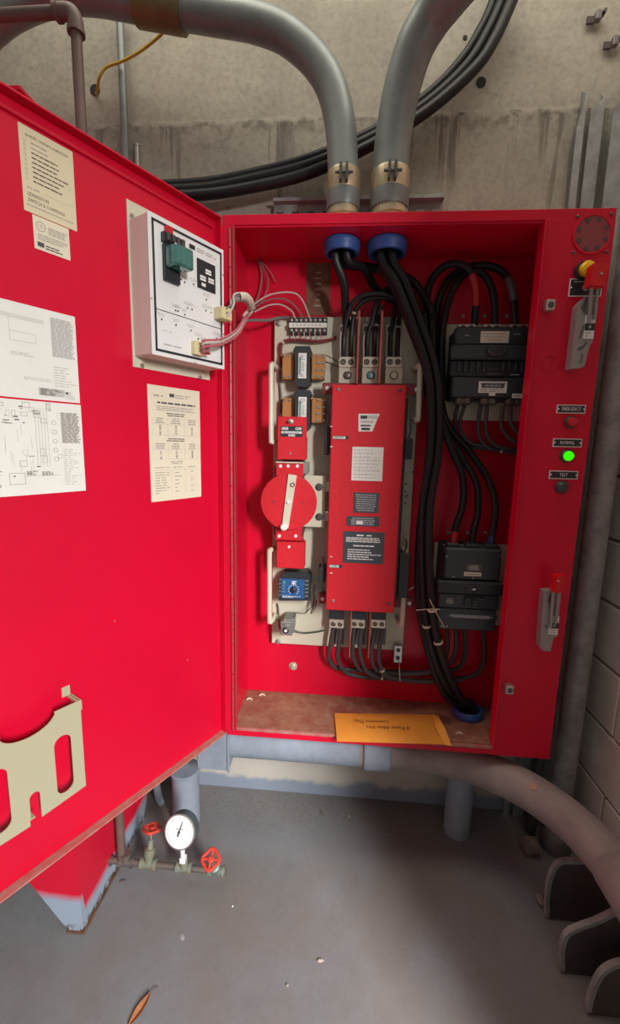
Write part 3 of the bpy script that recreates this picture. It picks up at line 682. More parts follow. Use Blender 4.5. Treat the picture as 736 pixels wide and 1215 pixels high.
# maroon cross bars that carry the cover
for (u0, v0, u1, v1) in ((383, 454, 499, 469), (378, 704, 490, 722)):
    a0, a1, b0, b1 = rc(u0, v0, u1, v1, .13); br = put('cross_bar', MB(MAROON).box(a0, a1, .13, .142, b0, b1, .002), ats, label='maroon fibre cross bar')
    for xx in (a0+.014, a1-.012):
        put('bar_screw', MB(WPRINT).lathe((xx, .13, (b0+b1)/2), (0, -.006, 0), [(.0065, 0), (.0065, .5), (.004, 1)], 14), br)
        put('standoff', MB(STEELD).cyl((xx, .142, (b0+b1)/2), (xx, PY, (b0+b1)/2), .007, seg=10), br)
for (u0, v0, u1, v1) in ((386, 506, 391, 540), (480, 520, 488, 545), (474, 655, 483, 708), (378, 672, 386, 690)):
    a0, a1, b0, b1 = rc(u0, v0, u1, v1, .13); put('auxiliary_switch', MB(BRK).box(a0, a1, .115, .165, b0, b1, .002), ats)
    put('switch_arm', MB(STEELD).tube([((a0+a1)/2, .12, b1), ((a0+a1)/2+.004, .118, b1+.03), ((a0+a1)/2, .118, b1+.045)], .003, 8), ats)
# lugs
for k, u in enumerate((412, 440, 467.5)):
    for (v0, v1, Y, nm) in ((384, 397, .168, 'upper_lug'), (423, 436, .135, 'lug')):
        a0, a1, b0, b1 = rc(u-9.5, v0, u+9.5, v1, Y)
        lg = put(nm, MB(TIN).box(a0, a1, Y, Y+.022, b0, b1, .0015), ats, label='tinned double lug')
        for sx in (.26, .74): put('lug_screw', MB([COPD, STEELD]).lathe((a0+(a1-a0)*sx, Y+.0005, (b0+b1)/2), (0, -.003, 0), [(.0088, 0), (.0088, .6), (.0065, 1), (.006, .3)], 14), lg)
    a0, a1, b0, b1 = rc(u-9.5, 396, u+9.5, 424, .168); put('bus_bar', MB(TIN).box(a0, a1, .170, .184, b0, b1, .001), ats)
    a0, a1, b0, b1 = rc(u-10, 435, u+10, 456, .14); tp = put('terminal_pad', MB(CREAM if k else TIN).box(a0, a1, .14, .17, b0-.01, b1, .002), ats)
    put('pad_bolt', MB([(COPD, TEALS, TIN)[k], BLACKP]).lathe(((a0+a1)/2, .14, (b0+b1)/2), (0, -.005, 0), [(.0095, 0), (.0095, .7), (.006, 1)], 16, 0).lathe(((a0+a1)/2, .1395, (b0+b1)/2), (0, -.001, 0), [(.0125, 0), (.0125, 1)], 16, 1), tp)
for k, (u, uu) in enumerate(((426, 423), (453, 451))):
    a0, a1, b0, b1 = rc(uu-1.5, 376, uu+1.5, 456, .12); a = P(u+.5, 370, .12)
    put('phase_barrier', MB(MAROON2).box(a.x-.003, a.x+.003, .105, PY, b0, a.z, .001), ats)
for u in (417, 440):
    a = P(u, 780, .13); b = P(u, 722, .13); put('phase_barrier', MB(MAROON2).box(b.x-.0025, b.x+.0025, .125, PY, a.z, b.z, .001), ats)
for k, u in enumerate((400, 425, 449.5)):
    a0, a1, b0, b1 = rc(u-9, 735, u+8, 746, .135); lg = put('lower_lug', MB(TIN).box(a0, a1, .135, .157, b0, b1, .0015), ats)
    for sx in (.28, .74): put('lug_screw', MB(COPD).lathe((a0+(a1-a0)*sx, .1355, (b0+b1)/2), (0, -.003, 0), [(.008, 0), (.008, .6), (.006, 1), (.0055, .3)], 14), lg)
    a0, a1, b0, b1 = rc(u-9, 726, u+8, 736, .15); put('insulator', MB(BLACKP).box(a0, a1, .14, PY, b0, b1+.02, .002), ats)
    a0, a1, b0, b1 = rc(u-3, 746, u+8, 765, .178); put('lug_plate', MB(GALVD).box(a0, a1, .178, PY, b0, b1), ats)
q = rc(468, 766, 477, 787, .165); gl = put('ground_lug', MB(STEEL).box(q[0], q[1], .165, .185, q[2], q[3], .002), ats)
for f_ in (.3, .75): put('ground_lug_screw', MB(STEELD).lathe(((q[0]+q[1])/2, .165, q[2]+(q[3]-q[2])*f_), (0, -.004, 0), [(.007, 0), (.007, .5), (.004, 1)], 12), gl)

# ================================================================== motor operator with the red disc
q = P(343, 675, .1); mo = thing('motor_operator', (q.x, PY, q.z), 'red motor operator with round disc and cream lever, left of the red cover', 'motor')
MYY = .105
a0, a1, b0, b1 = rc(329, 494, 363, 546, MYY); zt = P(345, 518, MYY).z
uc = put('upper_cover', MB(REDT).box(a0, a1, MYY, .120, b0, b1, .003).box(a0, a1, .119, PY-.03, b0, zt, .003), mo)   # shallow where the transformer sits behind it
r0, r1, s0, s1 = rc(333.5, 505.5, 359, 518.5, MYY); mb = MB([BLACKP, WPRINT, INK, GPRINT]).box(r0, r1, MYY-.0015, MYY+.001, s0, s1)
f2 = face(MYY-.0022); f3_ = face(MYY-.0028)
def chip(c0, c1, zc, h, s_, sz): 
    quad(mb, c0, c1, zc-h/2, zc+h/2, f2, 1); mb.text(s_, ((c0+c1)/2, MYY-.0028, zc), X3, Z3, sz, 2, fit=(c1-c0)*.85)
wd = r1-r0; hh = s1-s0
chip(r0+wd*.05, r0+wd*.34, s0+hh*.78, hh*.24, 'AUTO', .008); chip(r0+wd*.68, r0+wd*.95, s0+hh*.78, hh*.24, 'MAN.', .008); chip(r0+wd*.03, r0+wd*.97, s0+hh*.42, hh*.22, 'MANUAL DISCONNECT', .0075); chip(r0+wd*.35, r0+wd*.66, s0+hh*.14, hh*.2, 'SWITCH', .007)
put('switch_label', mb, uc)
q = P(345, 500, MYY); put('toggle', MB(STEEL).lathe((q.x, MYY, q.z), (0, -.018, 0), [(.008, 0), (.008, .2), (.004, .25), (.0045, .9), (.002, 1)], 12), uc)
q = P(345, 538, MYY); put('cover_screw', MB(STEEL).disc((q.x, MYY, q.z), (0, -1, 0), .0035, .003, 10), uc)
a0, a1, b0, b1 = rc(327.5, 547.5, 360, 562, MYY+.003); bk = put('upper_bracket', MB(REDT).box(a0, a1, MYY+.003, PY-.03, b0-.01, b1, .002), mo)
put('bracket_strip', MB(CREAM).box(a0, a1, MYY-.004, MYY+.01, b1-.004, b1, .001), mo)
for u in (333, 342, 353): q = P(u, 553, MYY); put('bracket_screw', MB(WPRINT).disc((q.x, MYY+.004, q.z), (0, -1, 0), .005, .005, 12), bk)
a0, a1, b0, b1 = rc(360, 548, 366, 562, .12); put('side_bracket', MB(STEEL).box(a0, a1, .11, .16, b0, b1, .001), mo)
a0, a1, b0, b1 = rc(359, 564, 385, 626, .13); cp = put('crank_plate', MB(CREAM).box(a0, a1, .13, .136, b0, b1, .002), mo)
for w in (578, 613.5):
    q = P(379, w, .125); put('crank_bolt', MB(STEELD).lathe((q.x, .131, q.z), (0, -.010, 0), [(.012, 0), (.012, .3), (.008, .35), (.008, 1)], 12), cp)
    c0 = P(375, w, .133); c1 = P(394, w-1, .133); put('link_arm', MB(STEEL).box(c0.x, c1.x, .1365, .141, q.z-.016, q.z+.016, .002), cp)
dc = P(342.5, 596, .095); dr = .0875
put('drive_disc', MB(REDT).lathe((dc.x, .103, dc.z), (0, -.008, 0), [(dr, 0), (dr, .8), (dr-.002, 1)], 64), mo, label='round red disc')
put('drive_shaft', MB(STEEL).cyl((dc.x, .16, dc.z), (dc.x, .1, dc.z), .02, seg=16), mo)
put('gearbox', MB(STEELD).box(dc.x-.05, dc.x+.045, .115, PY, dc.z-.11, dc.z+.11, .004), mo)
a = P(347, 565, .088); b = P(338.5, 625, .088); d_ = (b-a).normalized(); n_ = Vector((d_.z, 0, -d_.x))
pr = [a+n_*.013-d_*.004, a-n_*.013-d_*.004, b-n_*.010+d_*.004, b+n_*.010+d_*.004]
lv = put('disc_lever', MB([CREAM]).plate([[(p.x, p.z) for p in pr]], lambda x, y, d: (x, d, y), .089, .095), mo, label='cream lever across the disc')
m_ = (a+b)/2; put('lever_pivot', MB(WPRINT).disc((m_.x, .089, m_.z), (0, -1, 0), .0055, .006, 14), lv); put('lever_knob', MB(WPRINT).lathe((b.x-.003, .091, b.z), (0, -.016, 0), [(.011, 0), (.011, .8), (.008, 1)], 18), lv)
put('lever_catch', MB(STEELD).lathe((a.x+.001, .089, a.z-.026), (0, -.003, 0), [(.007, 0), (.007, 1), (.005, 1), (.005, 0)], 14, caps=False), lv)
for dx in (-.046, .044): put('disc_screw', MB(STEELD).disc((dc.x+dx, .095, dc.z), (0, -1, 0), .003, .0015, 8), mo)
a0, a1, b0, b1 = rc(327, 622, 358, 642, MYY+.003); bk = put('lower_bracket', MB(REDT).box(a0, a1, MYY+.003, PY-.03, b0, b1, .002), mo)
for u in (331.5, 351): q = P(u, 636, MYY); put('bracket_screw', MB(WPRINT).disc((q.x, MYY+.004, q.z), (0, -1, 0), .0052, .005, 12), bk)
a0, a1, b0, b1 = rc(328, 642.5, 361, 675.5, MYY+.004); put('lower_cover', MB(REDT).box(a0, a1, MYY+.004, PY-.03, b0, b1, .003), mo)
q = P(343, 649, MYY); put('cover_screw', MB(WPRINT).disc((q.x, MYY+.005, q.z), (0, -1, 0), .0042, .004, 10), mo)
put('motor_body', MB(STEELD).box(a0+.01, a1-.01, PY-.031, PY, b0+.01, b1+.3, .003), mo)

# ================================================================== control transformers, terminal strip, timer, relay
def transformer(dv, lab):
    q = P(359, 458+dv, .14); t = thing('control_transformer', (q.x, PY, q.z), lab, 'transformer', 'control transformers on the cream plate')
    o = lambda u, w: (u, w+dv)
    pts = [o(351, 411), o(368, 411), o(370, 416), o(368, 418), o(368, 455), o(364, 459), o(354, 459), o(350, 455), o(350, 418), o(348, 416)]
    put('core', prism_px(MB(BRK), pts, .125, PY-.001, Yp=.13), t)
    for (u0, u1, s) in ((335, 349, 0), (370, 385, 1)):
        a0, a1, b0, b1 = rc(*o(u0, 420), *o(u1, 450), .145); cb = put('coil_board', MB(TAN).box(a0, a1, .145, .178, b0, b1, .002), t)
        for k in range(4):
            zz = b0+(b1-b0)*(.1+.27*k)
            if s: put('coil_terminal', MB(STEEL).box(a0+(a1-a0)*.4, a0+(a1-a0)*.72, .141, .146, zz-.003, zz+.003, .0008).box(a1-.006, a1+.002, .141, .146, zz-.003, zz+.003, .0008), cb)
            elif k in (0, 3): put('coil_terminal', MB(STEEL).box(a0+.004, a0+.012, .141, .146, zz-.003, zz+.003, .0008).box(a0+.02, a0+.028, .141, .146, zz-.003, zz+.003, .0008), cb)
    a0, a1, b0, b1 = rc(*o(354.5, 419), *o(363.5, 449), .125); mb = MB([PAPER, TEALS, INKF]).box(a0, a1, .1235, .126, b0, b1)
    at = face(.123); quad(mb, a0+.002, a0+.008, b0+.012, b1-.012, at, 1); bars(mb, a0+.003, a1-.003, b0+.004, b0+.014, 3, .002, at, 2); bars(mb, a0+.003, a1-.003, b1-.02, b1-.004, 4, .002, at, 2); bars(mb, a0+.010, a1-.003, b0+.02, b1-.024, 8, .002, at, 2)
    put('rating_label', mb, t); return t
transformer(0, 'upper control transformer with orange coil boards, below the terminal strip'); transformer(52, 'lower control transformer with orange coil boards, above the red motor cover')
a0, a1, b0, b1 = rc(343.5, 376, 388, 396, .165); t = thing('terminal_strip', ((a0+a1)/2, PY, b0), 'black terminal strip with white marker at the top of the cream plate', 'terminal strip')
put('base', MB(BRK).box(a0, a1, .167, PY, b0, b1, .001), t); zc = (b0+b1)/2
mb = MB([PAPER, INKF]).box(a0, a1, .158, .168, zc-.008, zc+.006, .001); bars(mb, a0+.01, a1-.01, zc-.005, zc+.003, 1, .004, face(.1575), 1, fill=(.95, 1), word=(.004, .007), gap=.006); put('marker_strip', mb, t)
for k in range(8):
    xx = a0+(a1-a0)*(k+.5)/8
    for zz in (b0+.010, b1-.009): put('terminal_screw', MB(TIN).lathe((xx, .167, zz), (0, -.004, 0), [(.0042, 0), (.0042, .6), (.002, 1)], 8), t)
a0, a1, b0, b1 = rc(331, 685, 367.5, 712, .135); t = thing('timer_relay', ((a0+a1)/2, PY, b0), 'blue dial timer relay below the red motor cover', 'timer')
put('base', prism_px(MB(BRK), [(331, 712.5), (331, 687), (336, 679), (365, 678.5), (368.5, 684), (368, 712.5)], .138, PY-.0005, Yp=.14), t)
mb = MB([TBLUE, WPRINT, BLACKP, TEALS]).box(a0+.008, a1-.018, .1355, .139, b0+.002, b1-.004, .001); at = face(.1349); cx, cz = (a0+a1)/2-.002, (b0+b1)/2-.004
for k in range(11):
    an = pi*1.5*(k/10)-pi*.25; r0_, r1_ = .0145, .0185; mb.add([at(cx+cos(an-.07)*r0_, cz+sin(an-.07)*r0_), at(cx+cos(an+.07)*r0_, cz+sin(an+.07)*r0_), at(cx+cos(an+.07)*r1_, cz+sin(an+.07)*r1_), at(cx+cos(an-.07)*r1_, cz+sin(an-.07)*r1_)], [(0, 1, 2, 3)], 1)
bars(mb, cx-.006, cx+.010, b1-.022, b1-.010, 3, .003, at, 1, fill=(.8, 1)); bars(mb, a0+.012, a0+.024, b0+.02, b1-.022, 3, .003, at, 3); bars(mb, a0+.013, a1-.025, b0+.004, b0+.012, 2, .002, at, 1, word=(.004, .01)); mb.disc((a0+.018, .1349, b1-.016), (0, -1, 0), .005, .0003, 10, 3)
put('dial_face', mb, t); put('dial_knob', MB(BLACKP).lathe((cx, .136, cz), (0, -.009, 0), [(.010, 0), (.009, .8), (.005, 1)], 18), t)
for sx in (a0+.004, a1-.008, a1-.014):
    for k in range(5): put('terminal_screw', MB(STEEL).box(sx-.002, sx+.003, .1335, .1385, b0+.010+k*.013, b0+.016+k*.013), t)
a0, a1, b0, b1 = rc(333.5, 737, 347, 754, .115); t = thing('aluminium_relay', ((a0+a1)/2, PY, b0), 'small grey metal can relay at the lower corner of the cream plate', 'relay')
put('can', MB(GALV).box(a0+.006, a1+.004, .116, PY, b0+.006, b1+.006, .003), t); put('faceplate', MB(STEEL).box(a0, a1, .111, .116, b0, b1, .002), t)
xx, zz = (a0+a1)/2-.002, b0+(b1-b0)*.4; put('dial', MB([BLACKP, WPRINT]).lathe((xx, .111, zz), (0, -.005, 0), [(.011, 0), (.011, .6), (.008, 1)], 16).disc((xx, .106, zz), (0, -1, 0), .005, .0006, 10, 1), t)
put('marking', MB([INK, INKF]).box(xx-.008, xx-.005, .1102, .1112, b1-.014, b1-.006).box(xx+.001, xx+.012, .1102, .1112, b1-.012, b1-.009, m=1), t)

# ================================================================== circuit breakers
def breaker(lab, board, loc):
    t = thing('circuit_breaker', loc, lab, 'circuit breaker'); a0, a1, b0, b1 = rc(*board, .19)
    put('mounting_board', MB(CREAM).box(a0, a1, .186, .192, b0, b1, .001), t); return t
SB = .10
t = breaker('large black circuit breaker with white labels, higher on the right side inside the cabinet', (527, 385, 624, 500), (.735, .19, P(580, 500, .19).z))
bx0, bx1, bz0, bz1 = rc(538, 384, 636, 476, SB)
bx0 = P(539, 430, SB).x; bx1 = bx0+.225
put('body', MB(BRK).box(bx0, bx1, .125, .186, bz0+.003, bz1-.012, .004), t)
zs = [P(585, w, SB).z for w in (387, 409, 427, 447, 477)]
put('top_cover', MB(BRK2).box(bx0, bx1, .105, .13, zs[1], zs[0], .004), t)
mid = put('toggle_housing', MB(BRK2).box(bx0-.012, bx1+.004, .092, .13, zs[2], zs[1]-.001, .004), t)
c = P(589, 418, .09); put('carry_loop', MB(BLACKP).tube([(c.x-.024, .091, c.z+.008), (c.x-.022, .083, c.z), (c.x-.014, .080, c.z-.008), (c.x+.014, .080, c.z-.008), (c.x+.022, .083, c.z), (c.x+.024, .091, c.z+.008)], .0045, 8), mid)
vn = put('vent_section', MB(BRK).box(bx0-.008, bx1, .108, .13, zs[3], zs[2]-.001, .003), t)
for k in range(12):
    if 5 <= k <= 6: continue
    xx = bx0+.012+k*.0175; put('vent_rib', MB(BRK2).box(xx, xx+.007, .1, .109, zs[3]+.014, zs[2]-.004, .001), vn)
c = P(588, 438, .1); put('toggle_slot', MB(STEELD).box(c.x-.02, c.x+.02, .103, .109, c.z-.0015, c.z+.0015).box(c.x-.024, c.x+.024, .100, .109, c.z-.016, c.z-.011), vn)
lwc = put('lower_cover', MB(BRK2).box(bx0, bx1, .102, .13, zs[4]+.012, zs[3]-.001, .004), t)
for k in range(3):
    for (zz, Y, mt, nm) in ((zs[0]+.004, .13, TIN, 'line_lug'), (zs[4]+.004, .106, STEELD, 'load_lug')):
        xc = bx0+.037+k*.072; lg = put(nm, MB(mt).box(xc-.024, xc+.024, Y, Y+.03, zz-.012, zz+.010, .005 if mt is STEELD else .0015), t)
        for sx in (-.012, .011): put('lug_screw', MB(COPD).lathe((xc+sx, Y+.0005, zz-.001), (0, -.003, 0), [(.008, 0), (.008, .6), (.006, 1), (.0055, .3)], 14), lg)
def label_at(par, name, r, Y, mats, lines, lab=None, **k):
    a0, a1, b0, b1 = rc(*r, Y); mb = MB(mats).box(a0, a1, Y-.001, Y+.0015, b0, b1)
    if lines: bars(mb, a0+.003, a1-.003, b0+.003, b1-.003, lines, k.get('h', .003), face(Y-.0016), 1, fill=k.get('fill', (.5, 1)), word=k.get('word', (.005, .014)), center=True, gap=.0015)
    return put(name, mb, par, label=lab), (a0, a1, b0, b1)
label_at(t, 'paper_label', (571, 393, 603.5, 407), .105, [PAPERC, INKG], 3, 'plain ivory label')
label_at(t, 'body_marking', (549, 396, 560, 400), .105, [BRK2, GPRINT], 1); label_at(t, 'body_marking', (608, 395, 620, 398), .105, [BRK2, GPRINT], 1)
label_at(t, 'body_marking', (604, 443, 618, 446.5), .108, [BRK2, GPRINT], 1)
r_ = (568.5, 452.5, 601, 466.5); a0, a1, b0, b1 = rc(*r_, .102); mb = MB([PAPER, INK, INKF, GPRINT]).box(a0, a1, .1005, .103, b0, b1); at = face(.1)
quad(mb, a0+.008, a1-.008, b0+.014, b0+.026, at, 1); bars(mb, a0+.016, a1-.016, b0+.017, b0+.023, 1, .005, face(.0995), 3, fill=(.9, 1), word=(.006, .014), gap=.002, center=True)
mb.lathe(((a0+a1)/2, .1002, b1-.006), (0, -.0003, 0), [(.0045, 0), (.0045, 1), (.0033, 1), (.0033, 0)], 14, 1, caps=False); bars(mb, a0+.004, (a0+a1)/2-.007, b1-.008, b1-.003, 1, .003, at, 2, fill=(1, 1)); bars(mb, (a0+a1)/2+.007, a1-.004, b1-.008, b1-.003, 1, .003, at, 2, fill=(1, 1)); bars(mb, a0+.004, a1-.004, b0+.002, b0+.012, 2, .002, at, 2)
mb.box((a0+a1)/2-.009, (a0+a1)/2+.009, .1005, .103, b0-.008, b0); put('maker_label', mb, t, label='white label with black band')
label_at(t, 'rating_tag', (608, 467, 619.5, 472.5), .102, [WPRINT, INKF], 1, h=.004)
for u in (550, 576, 602): q = P(u, 375, DP-.001); put('phase_marker', MB(GPRINT).box(q.x-.005, q.x+.004, DP-.001, DP+.0005, q.z-.005, q.z+.005), t)

t = breaker('smaller black circuit breaker with red-taped top cable, near the cabinet floor', (516, 643, 606, 742), (.735, .19, P(560, 745, .19).z))
bx0 = P(524, 690, SB).x; bx1 = bx0+.178; zs = [P(560, w, SB).z for w in (651, 689, 705, 722, 735, 750)]
put('body', MB(BRK).box(bx0, bx1, .125, .186, zs[5]+.004, zs[0]+.006, .005), t)
tp_ = put('top_cover', MB(BRK2).box(bx0+.004, bx1-.004, .100, .13, zs[1], zs[0], .006), t)
md = put('toggle_housing', MB(BRK).box(bx0-.016, bx1+.006, .088, .13, zs[2]+.001, zs[1]-.001, .004), t)
c = P(562, 699, .088); put('toggle_window', MB([BLACKP, STEEL]).lathe((c.x, .0885, c.z), (0, -.004, 0), [(.012, 0), (.012, .5), (.009, 1)], 14).box(c.x-.024, c.x+.024, .086, .089, c.z-.010, c.z+.010, .002).box(c.x-.004, c.x+.006, .0835, .087, c.z-.002, c.z+.003, m=1), md)
lc_ = put('lower_cover', MB(BRK2).box(bx0-.006, bx1, .096, .13, zs[3], zs[2], .003), t)
q = rc(551, 708, 575, 719, .096); put('toggle', MB(BLACKP).box(q[0], q[1], .088, .097, q[2], q[3], .002).box((q[0]+q[1])/2-.012, (q[0]+q[1])/2+.006, .072, .09, q[2]+.004, q[3]-.004, .002), lc_)
put('label_ledge', MB(BRK2).box(bx0-.004, bx1-.004, .098, .13, zs[5]+.006, zs[3]-.001, .003), t)
label_at(t, 'rating_strip', (528, 727, 590, 736), .098, [SLATE, GPRINT], 3, 'long grey rating strip', h=.0035, fill=(.7, 1), word=(.008, .02))
label_at(t, 'paper_tag', (551, 678.5, 571, 684), .100, [PAPERC, INKF], 1, h=.003); label_at(t, 'grey_tag', (554, 669, 571, 678), .100, [GREYHD, INKG], 3)
label_at(t, 'body_marking', (528, 708, 540, 718), .096, [BRK2, INKG], 4, h=.0025)
for u, w in ((530, 660), (538, 684), (561, 686), (594, 660), (523.5, 742), (530, 742)): q = P(u, w, .1); put('case_screw', MB(STEEL).disc((q.x, .0955 if w > 700 else .1, q.z), (0, -1, 0), .0022, .002, 8), t)
for k in range(3):
    xc = bx0+.03+k*.058; put('line_terminal', MB(BLACKP).box(xc-.02, xc+.02, .112, .16, zs[0]-.002, zs[0]+.012, .004), t)
for u in (533, 555, 576): q = P(u, 632, DP-.001); put('phase_marker', MB(GPRINT).box(q.x-.006, q.x+.005, DP-.001, DP+.0005, q.z-.004, q.z+.004), t)

# ================================================================== cables
QUEUE = []
def cable(pts, r, lab, m=CABLE, name='power_cable', group=None, tape=None, ties=(), seg=10, cat='cable', solve=None, pin=(1, 1), clear=(.04, .04), static=True):
    w3 = [p if isinstance(p, Vector) else P(*p) for p in pts]
    QUEUE.append(dict(w3=w3, r=r, lab=lab, m=m, name=name, group=group, tape=tape, ties=ties, seg=seg, cat=cat, static=static,
                      solve=name == 'power_cable' if solve is None else solve, pin=pin, clear=clear))
def evenly(pts, step):
    L = [0.]
    for i in range(1, len(pts)): L.append(L[-1] + (pts[i]-pts[i-1]).length)
    n = max(6, int(L[-1]/step)); out = []; j = 0
    for i in range(n+1):
        t = L[-1]*i/n
        while j < len(L)-2 and L[j+1] < t: j += 1
        out.append(pts[j].lerp(pts[j+1], (t-L[j])/max(1e-9, L[j+1]-L[j])))
    return out
CONTACT = {'lug', 'upper_lug', 'lower_lug', 'lug_screw', 'line_lug', 'load_lug', 'line_terminal', 'lug_plate', 'insulator', 'terminal_screw', 'small_sticker', 'stained_label', 'phase_marker', 'wire_hook'}
def relax(iters=240):
    """settle the cables against one another and against the fitted hardware so that they lie side by side"""
    import numpy as np
    from mathutils.bvhtree import BVHTree
    bpy.context.view_layer.update(); V = []; F = []
    for o in scene.objects:
        if o.type != 'MESH' or o.name.split('.')[0] in CONTACT or o in (door,) or o.parent is door: continue
        q = o
        while q.parent: q = q.parent
        if q.name.split('.')[0] not in ('transfer_switch', 'transfer_switch_cabinet', 'circuit_breaker', 'motor_operator', 'control_transformer', 'timer_relay', 'aluminium_relay'): continue
        n = len(V); V += [o.matrix_world @ v.co for v in o.data.vertices]; F += [tuple(i+n for i in f.vertices) for f in o.data.polygons]
    bvh = BVHTree.FromPolygons(V, F)
    X0 = []; R = []; C = []; arc = []; pinned = []; st = []; seg = []
    for k, c in enumerate(QUEUE):
        if not c['solve']: continue
        pts = evenly(spline(c['w3'], 8), max(.006, c['r']*.8)); n = len(pts); L = [0.]
        for i in range(1, n): L.append(L[-1] + (pts[i]-pts[i-1]).length)
        base = len(X0); seg.append((k, base, base+n))
        for i, p in enumerate(pts):
            X0.append(tuple(p)); R.append(c['r']); C.append(k)
            pinned.append((i == 0 and c['pin'][0]) or (i == n-1 and c['pin'][1]))
            st.append(c['static'] and not ((c['clear'][0] and L[i] < c['clear'][0]) or (c['clear'][1] and L[-1]-L[i] < c['clear'][1])))
    X0 = np.array(X0); R = np.array(R); C = np.array(C); pinned = np.array(pinned, bool); d = np.zeros_like(X0); N = len(X0)
    sidx = [i for i in range(N) if st[i]]
    first = np.zeros(N, bool); last = np.zeros(N, bool)
    for k, a, b in seg: first[a] = True; last[b-1] = True
    inner = ~(first | last); ii = np.where(inner)[0]; wt = np.array((.7, 1.3, .7))
    for it in range(iters):
        X = X0 + d
        if it % 8 == 0:
            D2 = ((X[:, None, :].astype(np.float32) - X[None, :, :].astype(np.float32))**2).sum(2)
            I, J = np.where((D2 < (R[:, None]+R[None, :]+.02)**2) & (C[:, None] < C[None, :]))
        v = X[J] - X[I]; dist = np.sqrt((v**2).sum(1)) + 1e-9; pen = R[I] + R[J] - .0003 - dist; m = pen > 0
        if m.any():
            n = v[m]/dist[m, None]; n = np.where(dist[m, None] < 1e-4, np.array((0, 1., 0)), n); n2 = n*wt; n2 /= np.sqrt((n2**2).sum(1))[:, None]
            a_ = (pen[m]/np.maximum((n*n2).sum(1), .3))[:, None]*n2*.5; acc = np.zeros_like(X); cnt = np.zeros(N)
            np.add.at(acc, J[m], a_); np.add.at(acc, I[m], -a_); np.add.at(cnt, J[m], 1); np.add.at(cnt, I[m], 1)
            d += acc/np.maximum(cnt, 1)[:, None]*1.25
        if it % 2 == 0 or it > iters-12:
            for i in sidx:
                p = Vector(X0[i] + d[i]); loc, nr, _, ds = bvh.find_nearest(p, float(R[i])*2.2)
                if loc is None: continue
                w = p - loc; inside = w.dot(nr) < 0
                if inside: w = nr; gap = -ds
                else: gap = ds
                if gap < R[i]-.0003 and w.length > 1e-7: d[i] += np.array(w.normalized())*(R[i]-.0003-gap)*(.8 if not inside else .6)
        s_ = .35 if it < iters*.6 else .10 if it < iters-20 else 0
        d[ii] = (1-s_)*d[ii] + s_*.5*(d[ii-1] + d[ii+1]); d[pinned] = 0
    X = X0 + d
    for k, a, b in seg: QUEUE[k]['path'] = [Vector(x) for x in X[a:b]]
def finish_cables():
    relax()
    for c in QUEUE:
        pts_ = c.get('path') or spline(c['w3'], 6); r = c['r']; m = c['m']; seg = c['seg']
        if c['tape'] is None and not c['ties']:
            put(c['name'], MB(m).tube(pts_, r, seg, straight=True), label=c['lab'], cat=c['cat'], group=c['group']); continue
        e = thing(c['name'], pts_[0], c['lab'], c['cat'], c['group']); put('cable_run', MB(m).tube(pts_, r, seg, straight=True), e)
        if c['tape']:
            f0, f1, tm = c['tape']; i0 = int(f0*(len(pts_)-1)); i1 = max(int(f1*(len(pts_)-1)), i0+1)
            put('tape', MB(tm).tube(pts_[i0:i1+1], r*1.06, seg, straight=True), e, label='coloured marking tape or painted shine')
        for f_ in c['ties']:
            i = max(1, min(len(pts_)-2, int(f_*(len(pts_)-1)))); dd_ = (pts_[i+1]-pts_[i]).normalized()*.003
            put('cable_tie', MB(TIE).cyl(pts_[i]-dd_, pts_[i]+dd_, r*1.22, seg=12), e)
gA = 'black power cables inside the cabinet'
R1, R2 = .0118, .0072
ZT, ZB = B(H-.02), B(.012)
LB = lambda dx, dy: [Vector((.312+dx, .085+dy, ZT)), Vector((.312+dx, .085+dy, ZT-.06))]     # through the bushing nearer the door
RB = lambda dx, dy: [Vector((.437+dx, .09+dy, ZT)), Vector((.437+dx, .09+dy, ZT-.06))]
FB = lambda dx, dy: [Vector((.782+dx, .152+dy, B(.07))), Vector((.782+dx, .152+dy, ZB))]
RT = mat('red_tape', (.40, .01, .02), .4); BT = mat('blue_tape', (.02, .03, .12), .4)
J1, J2 = P(513, 378, .150), P(514, 392, .172)
cable(LB(-.016, -.006) + [(408, 335, .10), (410, 365, .135), (411, 386, .172)], R1, 'black cable hanging from the blue bushing nearer the door to the first lug', group=gA)
cable(LB(.0, .013) + [(424, 316, .125), (445, 319, .15), (470, 324, .165), (495, 340, .162), J1], R1, 'black cable curving from the bushing nearer the door across the back panel', tape=(.45, .58, GREYHD), group=gA, clear=(.05, .01))
cable(LB(.016, -.006) + [(431, 318, .13), (443, 338, .168), (456, 352, .190), (480, 362, .194), J2], R1, 'black cable slanting from the bushing nearer the door behind the lug cables', group=gA, clear=(.05, .01))
cable(RB(-.015, -.012) + [(470, 335, .075), (490, 385, .085), (508, 440, .090), (512, 490, .096), (511, 540, .106), (503, 600, .105), (501, 660, .09), (505, 730, .075), (517, 785, .075), (535, 825, .11)] + FB(-.02, .004), R1, 'long black cable from the farther blue bushing straight down to the floor bushing', ties=(.74,), group=gA)
cable(RB(.015, -.012) + [(481, 335, .08), (500, 385, .09), (517, 440, .092), (521, 490, .10), (518, 545, .106), (509, 600, .10), (509, 660, .075), (514, 730, .055), (527, 785, .06), (545, 825, .10)] + FB(.008, -.02), R1, 'long black cable with cable ties beside the lower breaker, ending in the floor bushing', ties=(.70, .77), group=gA)
cable(RB(.014, .017) + [(480, 345, .108), (502, 400, .116), (517, 455, .12), (524, 500, .122), (537, 535, .125), (549, 565, .13), (549, 600, .13), (541, 625, .13), (537, 652, .135)], R1*.9, 'black cable with red tape feeding the first pole of the lower breaker', tape=(.94, 1, RT), group=gA)
